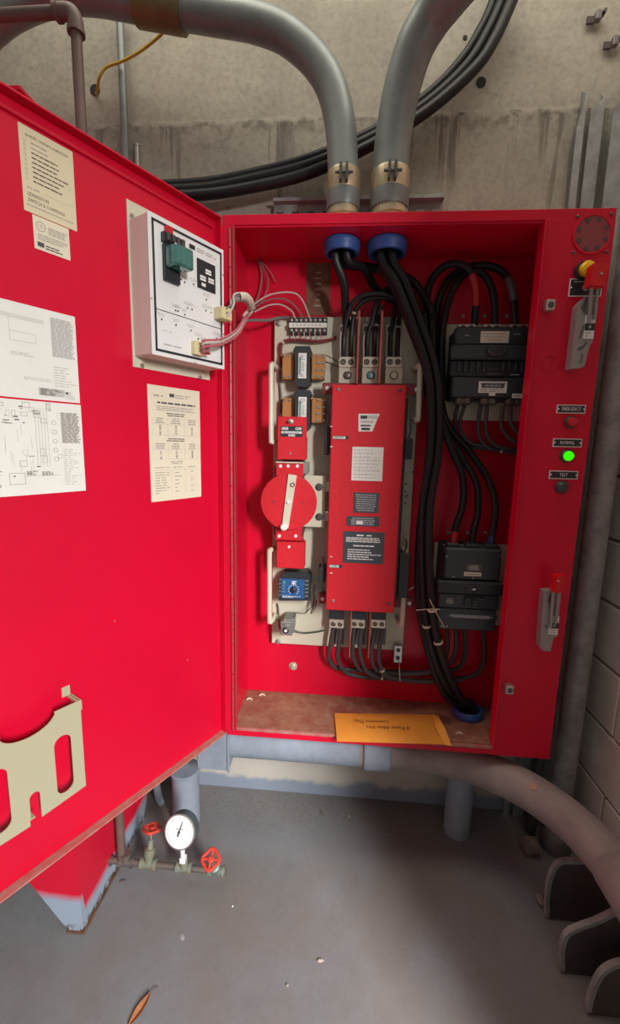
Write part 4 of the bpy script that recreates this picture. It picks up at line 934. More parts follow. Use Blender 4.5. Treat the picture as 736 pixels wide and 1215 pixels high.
cable([J1, (515, 440, .146), (525, 505, .15), (550, 545, .15), (566, 575, .145), (567, 610, .14), (562, 630, .135), (559, 652, .135)], R1*.9, 'black cable looping into the middle pole of the lower breaker', group=gA, clear=(.01, .04))
cable([J2, (518, 440, .176), (530, 500, .175), (557, 535, .172), (580, 570, .16), (588, 600, .15), (586, 625, .14), (581, 652, .135)], R1*.9, 'black cable looping into the outer pole of the lower breaker', tape=(.95, 1, BT), group=gA, clear=(.01, .04))
cable([(508, 470, .17), (506, 400, .165), (507, 352, .19), (515, 328, .165), (532, 314, .14), (552, 316, .13), (562, 332, .135), (565, 355, .14), (563, 386, .15)], R1*.9, 'black cable with red tape arching into the upper breaker', tape=(.78, .92, RT), group=gA, pin=(0, 1), clear=(0, .04))
cable([(524, 475, .148), (525, 400, .155), (533, 355, .17), (549, 328, .17), (568, 322, .165), (582, 337, .155), (587, 360, .15), (587, 386, .15)], R1*.9, 'black cable arching into the middle pole of the upper breaker', group=gA, pin=(0, 1), clear=(0, .04))
cable([(516, 470, .195), (517, 390, .192), (525, 345, .192), (546, 321, .19), (575, 315, .185), (597, 323, .175), (608, 345, .155), (612, 386, .15)], R1*.9, 'black cable with grey shine arching to the outer pole of the upper breaker', tape=(.80, .90, GREYHD), group=gA, pin=(0, 1), clear=(0, .04))  # the grey band is a shine painted onto the cable
cable(RB(-.012, .016) + [(470, 345, .103), (492, 400, .112), (511, 455, .120), (512, 500, .126), (508, 550, .136), (499, 620, .14), (496, 700, .118), (505, 760, .098), (521, 805, .095), (540, 830, .125)] + FB(.014, .016), R1, 'rearmost black cable beside the cream plate, running into the floor bushing', group=gA)
gB = 'paired black cables on the transfer switch lugs'
for k, (u, top, lab, tm, tu) in enumerate(((412, [(417, 372, .126), (424, 358, .118), (438, 351, .118), (460, 351, .124), (480, 358, .134), (488, 366, .138)], 'first lug, bent over towards the back', None, 0),
                          (440, [(445, 383, .138), (448, 368, .138), (452, 356, .14), (462, 344, .142), (482, 343, .145)], 'middle lug, red taped', RT, 1),
                          (467.5, [(470, 383, .148), (472, 368, .155), (475, 355, .16), (482, 347, .168), (490, 347, .172)], 'last lug, blue taped', BT, 2))):
    for j, s in enumerate((-4.5, 4.2)):
        e = [(u+s, 426, .146), (u+s+.3, 412, .138), (u+s+1.0, 396, .134-.002*j)] + [(a+(s*.75), b+(2.5 if j else -1), c+(.006 if j else -.006)) for a, b, c in top]
        cable(e, R2, 'black cable on the ' + lab.split(',')[0] + (', door side,' if not j else ', breaker side,') + lab.split(',')[1], group=gB, tape=(.62, .70, tm) if tm and j else None, ties=(.40,) if j else (), pin=(1, 0), clear=(.025, 0))
gC = 'grey-black cables below the transfer switch'
for k, (pts, r) in enumerate((([(395.5, 745, .146), (392, 765, .15), (390, 780, .165), (399, 792, .18), (425, 795, .186), (470, 797, .186), (510, 798, .186), (543, 793, .18), (552, 775, .165), (551, 745, .15)], R2),
                     ([(404.5, 745, .146), (402, 765, .145), (401, 782, .155), (410, 797, .17), (430, 803, .18), (475, 806, .185), (515, 808, .185), (560, 802, .175), (574, 785, .165), (573, 745, .15)], R2),
                     ([(420.5, 745, .146), (418, 768, .14), (421, 785, .145), (432, 796, .155), (460, 798, .165), (500, 798, .168), (524, 790, .168), (531, 770, .165), (530, 745, .16)], R2),
                     ([(429.5, 745, .146), (427, 768, .135), (430, 785, .135), (440, 800, .145), (470, 806, .158), (510, 809, .165), (550, 806, .168)], R2),
                     ([(445.5, 745, .146), (441, 770, .13), (443, 788, .13), (454, 798, .138), (480, 800, .148), (508, 798, .15), (532, 788, .15), (541, 770, .15), (541, 745, .15)], R2),
                     ([(454.5, 745, .146), (450, 770, .122), (451, 788, .118), (461, 803, .125), (490, 808, .14), (515, 809, .148)], R2))):
    cable(pts, r, ('black cable from the outer hole of the first lower lug', 'black cable from the inner hole of the first lower lug', 'black cable from the middle lower lug', 'black cable from the middle lower lug', 'black cable from the last lower lug', 'black cable from the last lower lug')[k] + (' looping to the lower breaker' if k in (0, 1, 2, 4) else ' ending behind the bundle') , m=CABLEG, group=gC, ties=((.44,) if k in (0, 3, 5) else ()), pin=(1, 0 if k in (3, 5) else 1), clear=(.02, 0 if k in (3, 5) else .04))
gD = 'thin black cables under the upper breaker'
for k, (u, u2) in enumerate(((543, 540), (551, 546), (571, 568), (578, 577), (597, 595), (606, 606))):
    y2 = (522, 520, 526, 524, 517, 512)[k]
    yk = (.19, .176, .162, .148, .134, .12)[k]
    cable([(u, 482, .122), (u2, 500, .122+(yk-.122)*.5), (u2+1, y2-8, yk), (u2+12, y2+5, yk), (u2+34 if u2 < 590 else 622, y2+10, yk), (640, y2+16, yk)], R2*.8, ('first-pole', 'second first-pole', 'tied middle-pole', 'untied middle-pole', 'outer-pole', 'second outer-pole')[k] + ' black cable ' + ('and its twin ' if 0 else '') + 'sweeping right from the bottom of the upper breaker', group=gD, m=CABLEG, ties=(.62,) if k == 2 else (), pin=(1, 1), clear=(.03, 0))
# small control wires
gW = 'thin control wires'
def wire(pts, r, lab, m, **k): return cable(pts, r, lab, m, name='control_wire', seg=6, **k)
wire([(307.5, 311, .195), (311, 327, .192), (308, 345, .19), (302, 362, .17), (294, 370, .14)], .0022, 'grey wire drooping from the back panel hook to the harness', WIREG)
wire([(309, 311, .189), (318, 330, .184), (316, 348, .178), (304, 365, .158), (295, 376, .13)], .0018, 'grey wire bowed away from the back panel hook', WIREG)
wire([(310.5, 311, .196), (320, 321, .194), (327, 335, .198)], .0015, 'short grey wire end dangling by the back panel hook', WIREG)
wire([(300, 362, .12), (320, 350, .12), (345, 347, .13), (358, 355, .15), (368, 378, .165)], .0024, 'pale wire arching highest from the harness to the terminal strip', WIREW)
wire([(300, 366, .13), (318, 356, .14), (338, 355, .14), (352, 365, .16), (360, 378, .165)], .0020, 'brown wire arching under the pale one to the terminal strip', WIREG)
wire([(302, 370, .135), (320, 362, .145), (335, 362, .15), (347, 370, .16), (350, 378, .165)], .0022, 'pale pink wire arching lowest to the terminal strip', WIREW)
wire([(285, 382, .09), (300, 380, .12), (318, 380, .15), (332, 377, .175), (344, 377, .17)], .0045, 'dark sleeve of wires running from the door harness to the plate', WIREG)
wire([(334, 436, .179), (333.5, 418, .172), (336, 406, .166), (350, 403, .166), (375, 405, .168), (392, 403, .174), (399, 400, .178)], .0050, 'red and black wire bundle under the terminal strip', mat('maroon_wire', (.20, .03, .035), .5), ties=(.35,))
for k in range(6):
    u = 348+k*6.4; wire([(u, 394, .166), (u+.5, 398, .160), (u+2, 402, .162)], .0022, ('pale', 'pink')[k % 2] + ' wire tail dropping from the terminal strip into the bundle', (WIREW, WIRER)[k % 2], group='wire tails under the terminal strip')
wire([(333, 440, .179), (332.5, 455, .179), (334, 470, .175), (333, 490, .178)], .0035, 'dark wire running down behind the transformers', WIREG)
wire([(385, 421, .15), (390, 423, .15), (397, 427, .16), (402, 430, .17)], .0014, 'black wire hooked off the upper transformer', CABLE); wire([(385, 430, .15), (391, 431, .15), (398, 434, .16), (403, 436, .17)], .0014, 'second black wire hooked off the upper transformer', CABLE)
wire([(349, 733, .14), (352, 727, .14), (360, 728, .15), (368, 722, .15), (372, 714, .15), (372.5, 704, .15), (374, 694, .15)], .0014, 'thin black wire from the metal can relay to the timer', CABLE)
wire([(371, 724, .15), (376, 712, .14), (374, 722, .14), (369, 728, .15), (372, 718, .15), (375, 706, .15)], .0013, 'curled black wire loop beside the timer relay', CABLE)
wire([(329, 716, .181), (330.5, 724, .178), (331, 735, .165), (332, 745, .165), (336, 748, .16)], .0028, 'green-black wire from the lower handle to the metal can relay', mat('green_wire', (.05, .07, .04), .5))
wire([(349, 748, .165), (360, 751, .17), (374, 750, .172), (385, 748, .172)], .0030, 'dark green wire sagging from the metal can relay to the first lower lug', mat('green_wire', (.05, .07, .04)))
wire([(474, 785, .164), (474, 793, .116), (475, 808, .108)], .0013, 'thin yellow wire hanging from the ground lug', TIE)
wire([(485, 700, .13), (492, 696, .12), (499, 692, .12)], .0018, 'white tie wire from the plate edge to the cable bundle', TIE)
wire([(494, 724, .055), (508, 723, .036), (522, 723, .042)], .0014, 'yellow tie strand stretched across the long cables', TIE); wire([(510, 711, .040), (518, 727, .036), (528, 745, .045)], .0014, 'yellow tie strand crossing diagonally by the lower breaker', TIE)
# harness between door connectors and the cabinet
gH = 'control harness wires at the door'
dq = lambda a, b, n: DT((bxm[1]-fw*a, n, bxm[2]+fh*b))
bxm = (.045, .2615, 1.103, 1.389)
hub2 = P(300, 366, .06); HX = (P(301, 366, .07)-P(297, 364, .02)).normalized(); HU = HX.cross(Z3).normalized(); HV = HX.cross(HU)
def hub(k): return hub2 if k == 6 else hub2 + (HU*cos(k*pi/3) + HV*sin(k*pi/3))*.0059
for k, cm_ in enumerate((WIREW, WIREG, WIREW, WIREG)):
    b = dq(.90, .42+.021*k, NB+.029); a = dq(.99, .42+.021*k, NB+.030)
    m1 = P(277, 351+k*2.4, -.06); m2 = P(288, 349+k*2.4, -.04)
    cable([b, (a+m1)/2+Vector((0, 0, .004)), m1, m2, P(295.5+k*.8, 355+k*2, -.012+.003*k), P(297.5, 363+k, .01+.003*k), hub(k)], .0028, ('lowest white', 'lower grey', 'upper white', 'topmost grey')[k] + ' harness wire curling from the upper beige connector', cm_, name='harness_wire', group=gH, seg=6, solve=True, static=False)
for k, cm_ in enumerate((WIRER, WIREW, WIRER)):
    b = dq(.58, .075+.035*k, NB+.013); o_ = Vector((0, .004*(k-1), .003*(k-1)))
    m1 = P(240, 412-k*4, -.17); m2 = P(262, 409-k*3.4, -.12); m3 = P(281, 398-k*3.4, -.06)
    cable([b, dq(.68, .085+.035*k, NB+.022), m1, m2, m3, P(289, 384-k*2, -.02)+o_, P(294, 374, .012)+o_, hub(4+k)], .0028, ('lowest pink', 'white', 'upper pink')[k] + ' harness wire sagging from the lower beige connector', cm_, name='harness_wire', group=gH, seg=6, solve=True, static=False)
finish_cables()
put('spiral_wrap', MB(TIE).tube([P(284, 352, -.048), P(291, 352, -.036), P(296, 357, -.018), P(298, 364, .01)], .0105, 12, caps=False).tube([P(290, 378, .015), P(293, 373, .022), P(297, 369, .035)], .0085, 12, caps=False), label='spiral wrap bundling the harness where it enters the cabinet', cat='cable wrap')
# bits on the cabinet back
q = P(308, 312, DP); put('wire_hook', MB(STEELD).tube([(q.x, DP, q.z), (q.x, DP-.02, q.z), (q.x, DP-.022, q.z+.006)], .003, 8), cab)
a0, a1, b0, b1 = rc(364, 312, 391, 374, DP-.002); mb = MB([mat('stained_paper', (.22, .10, .06), .85, noise=.4, scale=40), INKF]).box(a0, a1, DP-.0015, DP+.0005, b0, b1)
bars(mb, a0+.02, a1-.02, b0+.02, b1-.02, 7, .004, face(DP-.002), 1, fill=(.3, .6), center=True); put('stained_label', mb, cab, label='brown stained paper label')
q = P(520, 363, DP); put('small_sticker', MB(PAPERC).box(q.x-.009, q.x+.009, DP-.001, DP+.0005, q.z-.008, q.z+.008), cab)
q = P(348, 790, DP); put('stud_washer', MB([TIN, STEELD]).lathe((q.x, DP, q.z), (0, -.012, 0), [(.015, 0), (.015, .25), (.008, .26), (.008, .9), (.004, 1)], 14), cab)

# ================================================================== manila envelope on the cabinet floor, sticking out over the lip
fz = B(.030)
A_ = P(398, 846, -.02); 
pts2 = [PZ(397, 850, fz+.012), PZ(512, 849, fz+.012), PZ(527, 868, fz+.012), PZ(534, 884, fz+.012), PZ(400, 879, fz+.012)]
env = thing('manila_envelope', (pts2[0]+pts2[2])/2, 'orange manila envelope lying over the front lip of the cabinet floor', 'envelope')
def sag(p, e): return Vector((p.x, p.y, fz+.0015 + e + max(0, (.02-p.y))*.0))
n_ = 8; V_ = []; F_ = []
tl, tr, br, bl = PZ(397, 847, fz), PZ(513, 849, fz), PZ(527, 884, fz), PZ(400, 880, fz)
for s_ in (0, 1):
    for i in range(n_+1):
        for j in range(n_+1):
            a, b = i/n_, j/n_; p = (tl*(1-a)+tr*a)*(1-b) + (bl*(1-a)+br*a)*b
            puff = .010*(sin(pi*a)**.6)*(sin(pi*b)**.6) if s_ else 0
            V_.append(Vector((p.x, p.y, fz+.001+s_*.002+puff)))
k_ = (n_+1)**2
for s_ in (0, 1):
    for i in range(n_):
        for j in range(n_):
            c = s_*k_+i*(n_+1)+j; F_.append((c, c+1, c+n_+2, c+n_+1))
rim = [i*(n_+1) for i in range(n_+1)] + [n_*(n_+1)+j for j in range(1, n_+1)] + [i*(n_+1)+n_ for i in range(n_-1, -1, -1)] + [j for j in range(n_-1, 0, -1)]
for i in range(len(rim)):
    a, b = rim[i], rim[(i+1) % len(rim)]; F_.append((a, b, b+k_, a+k_))
ev = put('pouch', MB(ORANGE).add(V_, F_), env)
put('flap', MB(ORANGE2).add([Vector((p.x, p.y, fz+z)) for p, z in ((tr, .004), (PZ(520, 853, fz), .010), (PZ(528, 868, fz), .012), (PZ(536, 886, fz), .004), (br, .004), (PZ(517, 868, fz), .013), (tr, .001), (PZ(520, 853, fz), .007), (PZ(528, 868, fz), .009), (PZ(536, 886, fz), .002), (br, .001), (PZ(517, 868, fz), .010))], [(0, 1, 2, 5), (5, 2, 3, 4), (6, 7, 8, 11), (11, 8, 9, 10), (0, 1, 7, 6), (1, 2, 8, 7), (2, 3, 9, 8), (3, 4, 10, 9), (4, 5, 11, 10), (5, 0, 6, 11)]), env)
def ep(a, b): 
    p = (tl*(1-a)+tr*a)*(1-b) + (bl*(1-a)+br*a)*b; return Vector((p.x, p.y, fz+.0045+.010*(sin(pi*a)**.6)*(sin(pi*b)**.6)))
ux = -(ep(.7, .5)-ep(.3, .5)).normalized(); uy = (ep(.5, .8)-ep(.5, .4)).normalized()*-1; uy = -uy if False else (ep(.5, .3)-ep(.5, .7)).normalized()*-1
mb = MB(PENC); mb.text('4 Fuses After Hrs', ep(.50, .62)+Vector((0, 0, .0012)), ux, uy, .022, 0, fit=.135); mb.text('Connector Plug', ep(.36, .42)+Vector((0, 0, .0012)), ux, uy, .022, 0, fit=.11)
put('handwriting', mb, env)
for u, w in ((311, 826), (296, 831), (545, 872)):
    q = PZ(u, w, B(.028)); put('debris_scrap', MB(mat('pale_debris', (.55, .45, .33), .9)).tube([q+Vector((-.010, 0, .002)), q+Vector((0, .006, .004)), q+Vector((.010, .002, .002))], .0035, 6), label=('crumpled pale scrap lying in the rusty cabinet corner', 'curled pale scrap beside the cabinet side wall', 'pale scrap on the cabinet floor near the floor bushing')[(311, 296, 545).index(u)], cat='debris')

# ================================================================== conduits above the cabinet
TOP = B(H)
def conduit_entry(t, x, y, r, rb):
    put('locknut', MB(BRASS).lathe((x, y, TOP-.001), (0, 0, .05), [(r*1.12, 0), (r*1.12, .3), (r*1.02, .34), (r*1.02, .5), (r*1.12, .55), (r*1.12, .8), (r*1.0, .84), (r*1.0, 1)], 32), t)
    put('hub', MB(GALV).lathe((x, y, TOP+.048), (0, 0, .045), [(r*1.06, 0), (r*1.1, .2), (r*1.1, .9), (r*1.02, 1)], 32), t)
    cl = put('clamp', MB(BRASS).lathe((x, y, TOP+.088), (0, 0, .05), [(r*1.09, 0), (r*1.1, .04), (r*1.1, .96), (r*1.09, 1)], 32), t, label='brassy band clamp')
    mb = MB(STEELD)
    for s in (-1, 1): mb.box(x+s*.008-.003, x+s*.008+.003, y-r*1.1-.016, y-r*1.02, TOP+.092, TOP+.134, .001)
    mb.cyl((x-.022, y-r*1.1-.008, TOP+.113), (x+.024, y-r*1.1-.008, TOP+.113), .004, seg=10); put('clamp_bolt', mb, cl)
    put('bushing', MB(BLUEP).lathe((x, y, B(H-.031)), (0, 0, -.034), [(rb*.98, 0), (rb*1.04, .15), (rb*1.04, .4), (rb, .5), (rb*.98, .95), (rb*.9, 1), (rb*.78, .95), (rb*.76, .0)], 32, caps=False), t, label='blue plastic bushing')
    put('bushing_throat', MB(BLACKP).disc((x, y, B(H-.033)), (0, 0, -1), rb*.77, .002, 24), t)
ex, ey = .312, .085; r = .041
t = thing('steel_conduit', (ex, ey, TOP), 'galvanised conduit that sweeps sideways above the open door, with a brown coupling', 'conduit')
pts = [Vector((ex, ey, TOP+.04)), P(407, 200, .085), P(404, 150, .085), P(393, 103, .085), P(371, 68, .085), P(337, 40, .085), P(300, 26, .085), P(262, 19, .085), P(218, 12, .085), P(163, 3, .085), P(110, -6, .085), P(70, -6, .085), P(30, 5, .085), P(-10, 30, .085), P(-60, 85, .085), P(-90, 140, .085)]
put('pipe', MB(GALV).tube(pts, r, 28), t)
a, b = P(163, 3, .085), P(218, 12.5, .085); put('coupling', MB(TAPE).cyl(a, b, r*1.2, seg=28), t, label='brown threaded coupling')
conduit_entry(t, ex, ey, r, .049)
ex2, ey2 = .437, .09; r2 = .0475
t = thing('steel_conduit', (ex2, ey2, TOP), 'galvanised conduit leaning up from the cabinet top, crossing in front of the black cables', 'conduit')
pts = [Vector((ex2, ey2, TOP+.04)), P(463, 205, .09), P(466, 170, .083), P(472, 130, .07), P(481, 90, .05), P(494, 52, .025), P(511, 22, 0), P(527, 0, -.03), P(560, -40, -.09), P(600, -80, -.16)]
put('pipe', MB(GALV).tube(pts, r2, 28), t); conduit_entry(t, ex2, ey2, r2, .053)
# strut channel on the wall behind
a0, a1, b0, b1 = rc(324, 235, 526, 262, .225)
st_ = thing('strut_channel', ((a0+a1)/2, WY, b0), 'dark slotted strut channel fixed across the wall behind the two conduits', 'strut')
put('web', MB(WSTEEL).box(a0, a1, .243, WY+.001, b0+.004, b1-.004), st_); put('upper_lip', MB(WSTEEL).box(a0, a1, .222, .244, b1-.010, b1, .001), st_); put('lower_lip', MB(WSTEEL).box(a0, a1, .222, .244, b0, b0+.010, .001), st_)
for k in range(11):
    xx = a0+.02+k*(a1-a0-.04)/10; put('slot_insert', MB(STEEL if k > 6 else STEELD).box(xx-.011, xx+.011, .240, .2435, (b0+b1)/2-.006, (b0+b1)/2+.004), st_)
# black cables sagging along the wall
gK = 'black cables sagging along the concrete wall'
for pts, r_, lab in (([(618, -25), (608, 0), (588, 45), (563, 82), (508, 131), (443, 171), (368, 205), (300, 222), (240, 231), (160, 234)], .0155, 'lowest black cable sagging along the wall behind the conduits'),
                     ([(605, -25), (596, 0), (580, 36), (554, 78), (506, 123), (443, 162), (368, 195), (300, 212), (240, 223), (160, 226)], .014, 'middle black cable sagging along the wall behind the conduits'),
                     ([(597, -25), (586, 0), (574, 28), (547, 72), (503, 116), (443, 155), (368, 187), (300, 205), (240, 216), (160, 220)], .0125, 'uppermost black cable sagging along the wall behind the conduits')):
    k = {.0155: .186, .014: .210, .0125: .230}[r_]
    put('sagging_cable', MB(CABLE).tube([P(u, w, k) for u, w in pts], r_, 12), label=lab, cat='cable', group=gK)
# brown pipe: overhead run, elbow, long drop to the gauge manifold
BY = -.12; e = P(80, 18, BY); bxp = P(119, 555, BY).x
bp = thing('brown_pipe', (bxp, BY, .31), 'thin brown painted pipe turning down from overhead behind the open door', 'pipe')
l_ = P(-60, 14, BY); el = P(76, 14, BY)
put('overhead_run', MB(BROWNP).cyl((l_.x, BY, el.z), (bxp-.03, BY, el.z), .0125, seg=16), bp)
put('elbow', MB(BROWNP).tube([(bxp-.045, BY, el.z), (bxp-.025, BY, el.z), (bxp-.008, BY, el.z-.004), (bxp, BY, el.z-.02), (bxp, BY, el.z-.045)], .0165, 16).cyl((bxp-.045, BY, el.z), (bxp-.036, BY, el.z), .019).cyl((bxp, BY, el.z-.045), (bxp, BY, el.z-.036), .019), bp)
mz = P(145, 1022, BY).z
put('drop_pipe', MB(BROWNP).cyl((bxp, BY, mz+.01), (bxp, BY, el.z-.03), .012, seg=16), bp)
# thin conduit and stub on the wall
q = P(146, 110, .235); put('thin_conduit', MB(GALV).cyl((q.x, .235, .0), (q.x, .235, 2.6), .0115, seg=14), label='thin shiny steel conduit running straight up the wall', cat='conduit')
q = P(162, 172, .254); mb = MB(STEEL).cyl((q.x, .254, q.z-.6), (q.x, .254, q.z), .008, seg=12).cyl((q.x, .254, q.z-.004), (q.x, .254, q.z+.001), .0095, seg=12)
put('conduit_stub', mb, label='short steel tube end beside the thin conduit above the door', cat='conduit')
put('yellow_wire', MB(YELLOW).tube([P(u, w, y) for u, w, y in ((114, 112, WY), (116, 104, .24), (118, 92, .22), (126, 80, .215), (144, 73, .21), (158, 66, .2), (172, 57, .19), (188, 44, .17), (204, 28, .15), (212, 15, .14))], .0042, 8), label='yellow wire looping from a hole in the wall up to the brown coupling', cat='wire')
gX = 'small steel clips on the wall'
for u, w in ((709, 22), (729, 52)):
    q = P(u, w, WY-.008); t = thing('steel_clip', (q.x, WY-.008, q.z), ('small rusty steel clip high on the wall', 'small rusty steel clip just below another one on the wall')[u > 720], 'clip', gX)
    put('clip_body', MB(GALVD).box(q.x-.010, q.x+.006, WY-.024, WY-.008, q.z-.014, q.z+.012, .003), t); put('clip_tab', MB(RUSTY).box(q.x-.03, q.x-.008, WY-.014, WY-.007, q.z-.016, q.z+.004, .002), t); put('clip_bolt', MB(STEELD).cyl((q.x+.012, WY-.008, q.z+.006), (q.x+.012, WY-.026, q.z+.006), .005, seg=10), t)
# steel channels standing against the wall beside the cabinet
def angle_iron(xl, y0, wd, zl, zr, lab, flip=1):
    """upright angle: web facing the room with a slanted cut top, flange running back to the wall"""
    mb = MB(WSTEEL); th = .004
    mb.add([(x, y, z) for y in (y0, y0+th) for x, z in ((xl, 0), (xl+wd, 0), (xl+wd, zr), (xl, zl))], [(0, 1, 2, 3), (7, 6, 5, 4), (0, 4, 5, 1), (1, 5, 6, 2), (2, 6, 7, 3), (3, 7, 4, 0)])
    xf = xl+wd-th if flip > 0 else xl; zf = zr if flip > 0 else zl
    t = thing('steel_angle', (xl+wd/2, y0, 0), lab, 'steel angle', 'steel angles leaning beside the cabinet'); put('web', mb, t)
    put('flange', MB(WSTEEL).add([(x, y, z) for x in (xf, xf+th) for y, z in ((y0+th, 0), (WY, 0), (WY, zf+.02), (y0+th, zf))], [(0, 1, 2, 3), (7, 6, 5, 4), (0, 4, 5, 1), (1, 5, 6, 2), (2, 6, 7, 3), (3, 7, 4, 0)]), t)
a = P(685, 150, .235); b = P(698, 108, .235); angle_iron(a.x, .235, b.x-a.x, a.z, b.z, 'upright steel angle with a pointed top, first beside the cabinet')
a = P(701, 131, .245); b = P(719, 114, .245); angle_iron(a.x, .243, b.x-a.x, a.z, b.z, 'upright dark steel angle in the middle of the group beside the cabinet')
a = P(729, 128, .215); angle_iron(a.x, .215, .05, a.z, a.z+.06, 'upright steel angle standing nearest the block wall')
# big vertical pipe between cabinet and block wall
px_ = 1.105; py_ = .13
t = thing('riser_pipe', (px_, py_, 0), 'large grey galvanised riser pipe between the cabinet and the block wall', 'pipe')
put('pipe', MB(WSTEEL).cyl((px_, py_, 0), (px_, py_, 1.95), .034, seg=32), t)
put('collar', MB(GALVD).lathe((px_, py_, .0), (0, 0, .05), [(.048, 0), (.048, .4), (.037, 1)], 28), t)
put('strut_post', MB([STEELD]).box(1.028, 1.05, .150, .19, 0, 1.9, .002), label='dark steel strut post hidden behind the cabinet edge beside the riser pipe', cat='strut')

# ================================================================== below the cabinet
cz = B(-.085); rr = .057
t = thing('lower_conduit', (.5, .08, cz-rr), 'wide dusty conduit under the cabinet that elbows round towards the block wall', 'conduit')
put('straight_pipe', MB(BLUEG).cyl((P(266, 890, .03).x, .09, cz), (.43, .09, cz), rr*.93, seg=32), t, label='blue-grey painted straight run')
a = P(430, 897, .09).x; b = P(462, 897, .09).x
put('coupling', MB(BLUEG).lathe((a, .09, cz), (b-a, 0, 0), [(rr*1.0, 0), (rr*1.08, .05), (rr*1.08, .95), (rr*1.0, 1)], 32), t)
el_ = [(.42, .09, cz), (.56, .088, cz), (.70, .075, cz), (.82, .035, cz), (.92, -.035, cz), (.99, -.13, cz), (1.025, -.235, cz), (1.03, -.30, cz)]
put('elbow', MB(GALVP).tube(el_, rr*.93, 32), t)
put('end_pipe', MB(GALVP).cyl((1.03, -.262, cz), (1.032, -.62, cz), rr*1.0, seg=32), t)
q = Vector((.905, -.018, cz)) + Vector((.03, -.03, .045))
t2 = P(640, 931, -.05); 
mbx = MB(mat('rust_spot', (.45, .27, .17), .8)); d_ = (CAM-Vector((.925, -.045, cz))).normalized(); c_ = Vector((.925, -.045, cz))+Vector((-.25, -.45, .86)).normalized()*rr*.925
mbx.lathe(c_, Vector((-.25, -.45, .86)).normalized()*.0015, [(.010, 0), (.009, 1)], 14); put('rust_spot', mbx, t)
# floor stubs
fx, fy = .782, .152
t = thing('floor_conduit', (fx, fy, 0), 'blue-grey conduit rising from the floor into the cabinet bottom, with a blue bushing', 'conduit')
sx_, sy_ = P(543, 975, .158).x, .160
put('pipe', MB(BLUEG).tube([(sx_, sy_, 0), (sx_, sy_, .15), (sx_, sy_, .30), (sx_+.003, sy_, .37), (fx-.002, fy+.001, .43), (fx, fy, B(.03))], .0455, 28), t)
put('bushing', MB(BLUEP).lathe((fx, fy, B(.0275)), (0, 0, .026), [(.050, 0), (.052, .3), (.052, .6), (.048, .9), (.043, 1), (.039, .9), (.039, .2)], 32, caps=False), t, label='blue plastic bushing')
put('bushing_throat', MB(BLACKP).disc((fx, fy, B(.029)), (0, 0, 1), .040, .002, 24), t)
q0 = P(220, 912, .10); t = thing('pipe_stub', (q0.x, .10, 0), 'stout blue-grey pipe stub standing on the floor behind the pressure gauge', 'pipe')
put('pipe', MB(BLUEG).cyl((q0.x, .10, 0), (q0.x, .10, q0.z), .047, seg=28), t); put('rim', MB(BLUEG).lathe((q0.x, .10, q0.z-.012), (0, 0, .014), [(.047, 0), (.051, .2), (.051, .8), (.047, 1)], 28), t)
a = P(186, 935, .16); b = P(192, 966, .16); put('small_pipe_stub', MB(BLUEG).tube([(a.x-.02, .16, .36), (a.x, .16, a.z), (b.x, .16, 0)], .0135, 12), label='thin blue-grey pipe stub leaning beside the red leg', cat='pipe')
x0, x1, z0, z1 = rc(233, 872, 271.5, 915.5, .03); t = thing('pull_box', ((x0+x1)/2, .12, z0), 'blue-grey painted steel pull box tucked under the cabinet corner', 'box')
put('box', MB(BLUEG).box(x0, x1, .03, .25, z0, B(-.004), .003), t); put('box_edge', MB(BLUEG).box(x1-.004, x1+.003, .026, .034, z0-.002, B(-.004), .001), t)
for k in (0, 1): put('box_hanger', MB(GALVD).box(x0+.012+k*.06, x0+.036+k*.06, .25, WY+.002, z0+.02, z0+.06), t)

# ================================================================== second red cabinet behind the open door
XR, YF = -.335, -.272
t = thing('pump_controller_cabinet', (-.72, -.08, 0), 'red floor-standing cabinet behind the open door, its tapered leg oversprayed blue-grey', 'cabinet')
put('body', MB(RED).box(-1.1, XR, YF, .16, .46, B(1.603), .003), t)
put('cap', MB(RED).box(-1.105, XR+.003, YF-.004, .16, B(1.60), B(1.61), .002), t)
for sgn, xx in ((1, XR), (-1, -1.1)):
    f_ = [(xx, .0), (xx-sgn*.040, 0), (xx-sgn*.055, .02), (xx-sgn*.15, .155), (xx-sgn*.24, .30), (xx-sgn*.24, .47), (xx, .47)]
    lg = put('front_leg', MB(LEGP).plate([f_], lambda a, b, d: (a, d, b), YF, YF+.006), t)
    hole = lambda y, z, w_, h_: [(y-w_, z-h_), (y+w_, z-h_), (y+w_, z+h_), (y-w_, z+h_)]
    loops = [[(YF+.006, 0), (.09, 0), (.12, .06), (.15, .47), (YF+.006, .47)], hole(BY, mz, .017, .017), hole(.04, .12, .006, .016)]
    put('side_leg', MB(LEGP).plate(loops, lambda a, b, d: (d, a, b), xx-sgn*.006, xx), t)
q = PZ(104, 1106, 0); put('foot_rust', MB(mat('foot_rust', (.16, .075, .035), .9, noise=.5, scale=60)).box(XR-.045, XR+.008, YF-.006, -.05, -.001, .004, .002), t)

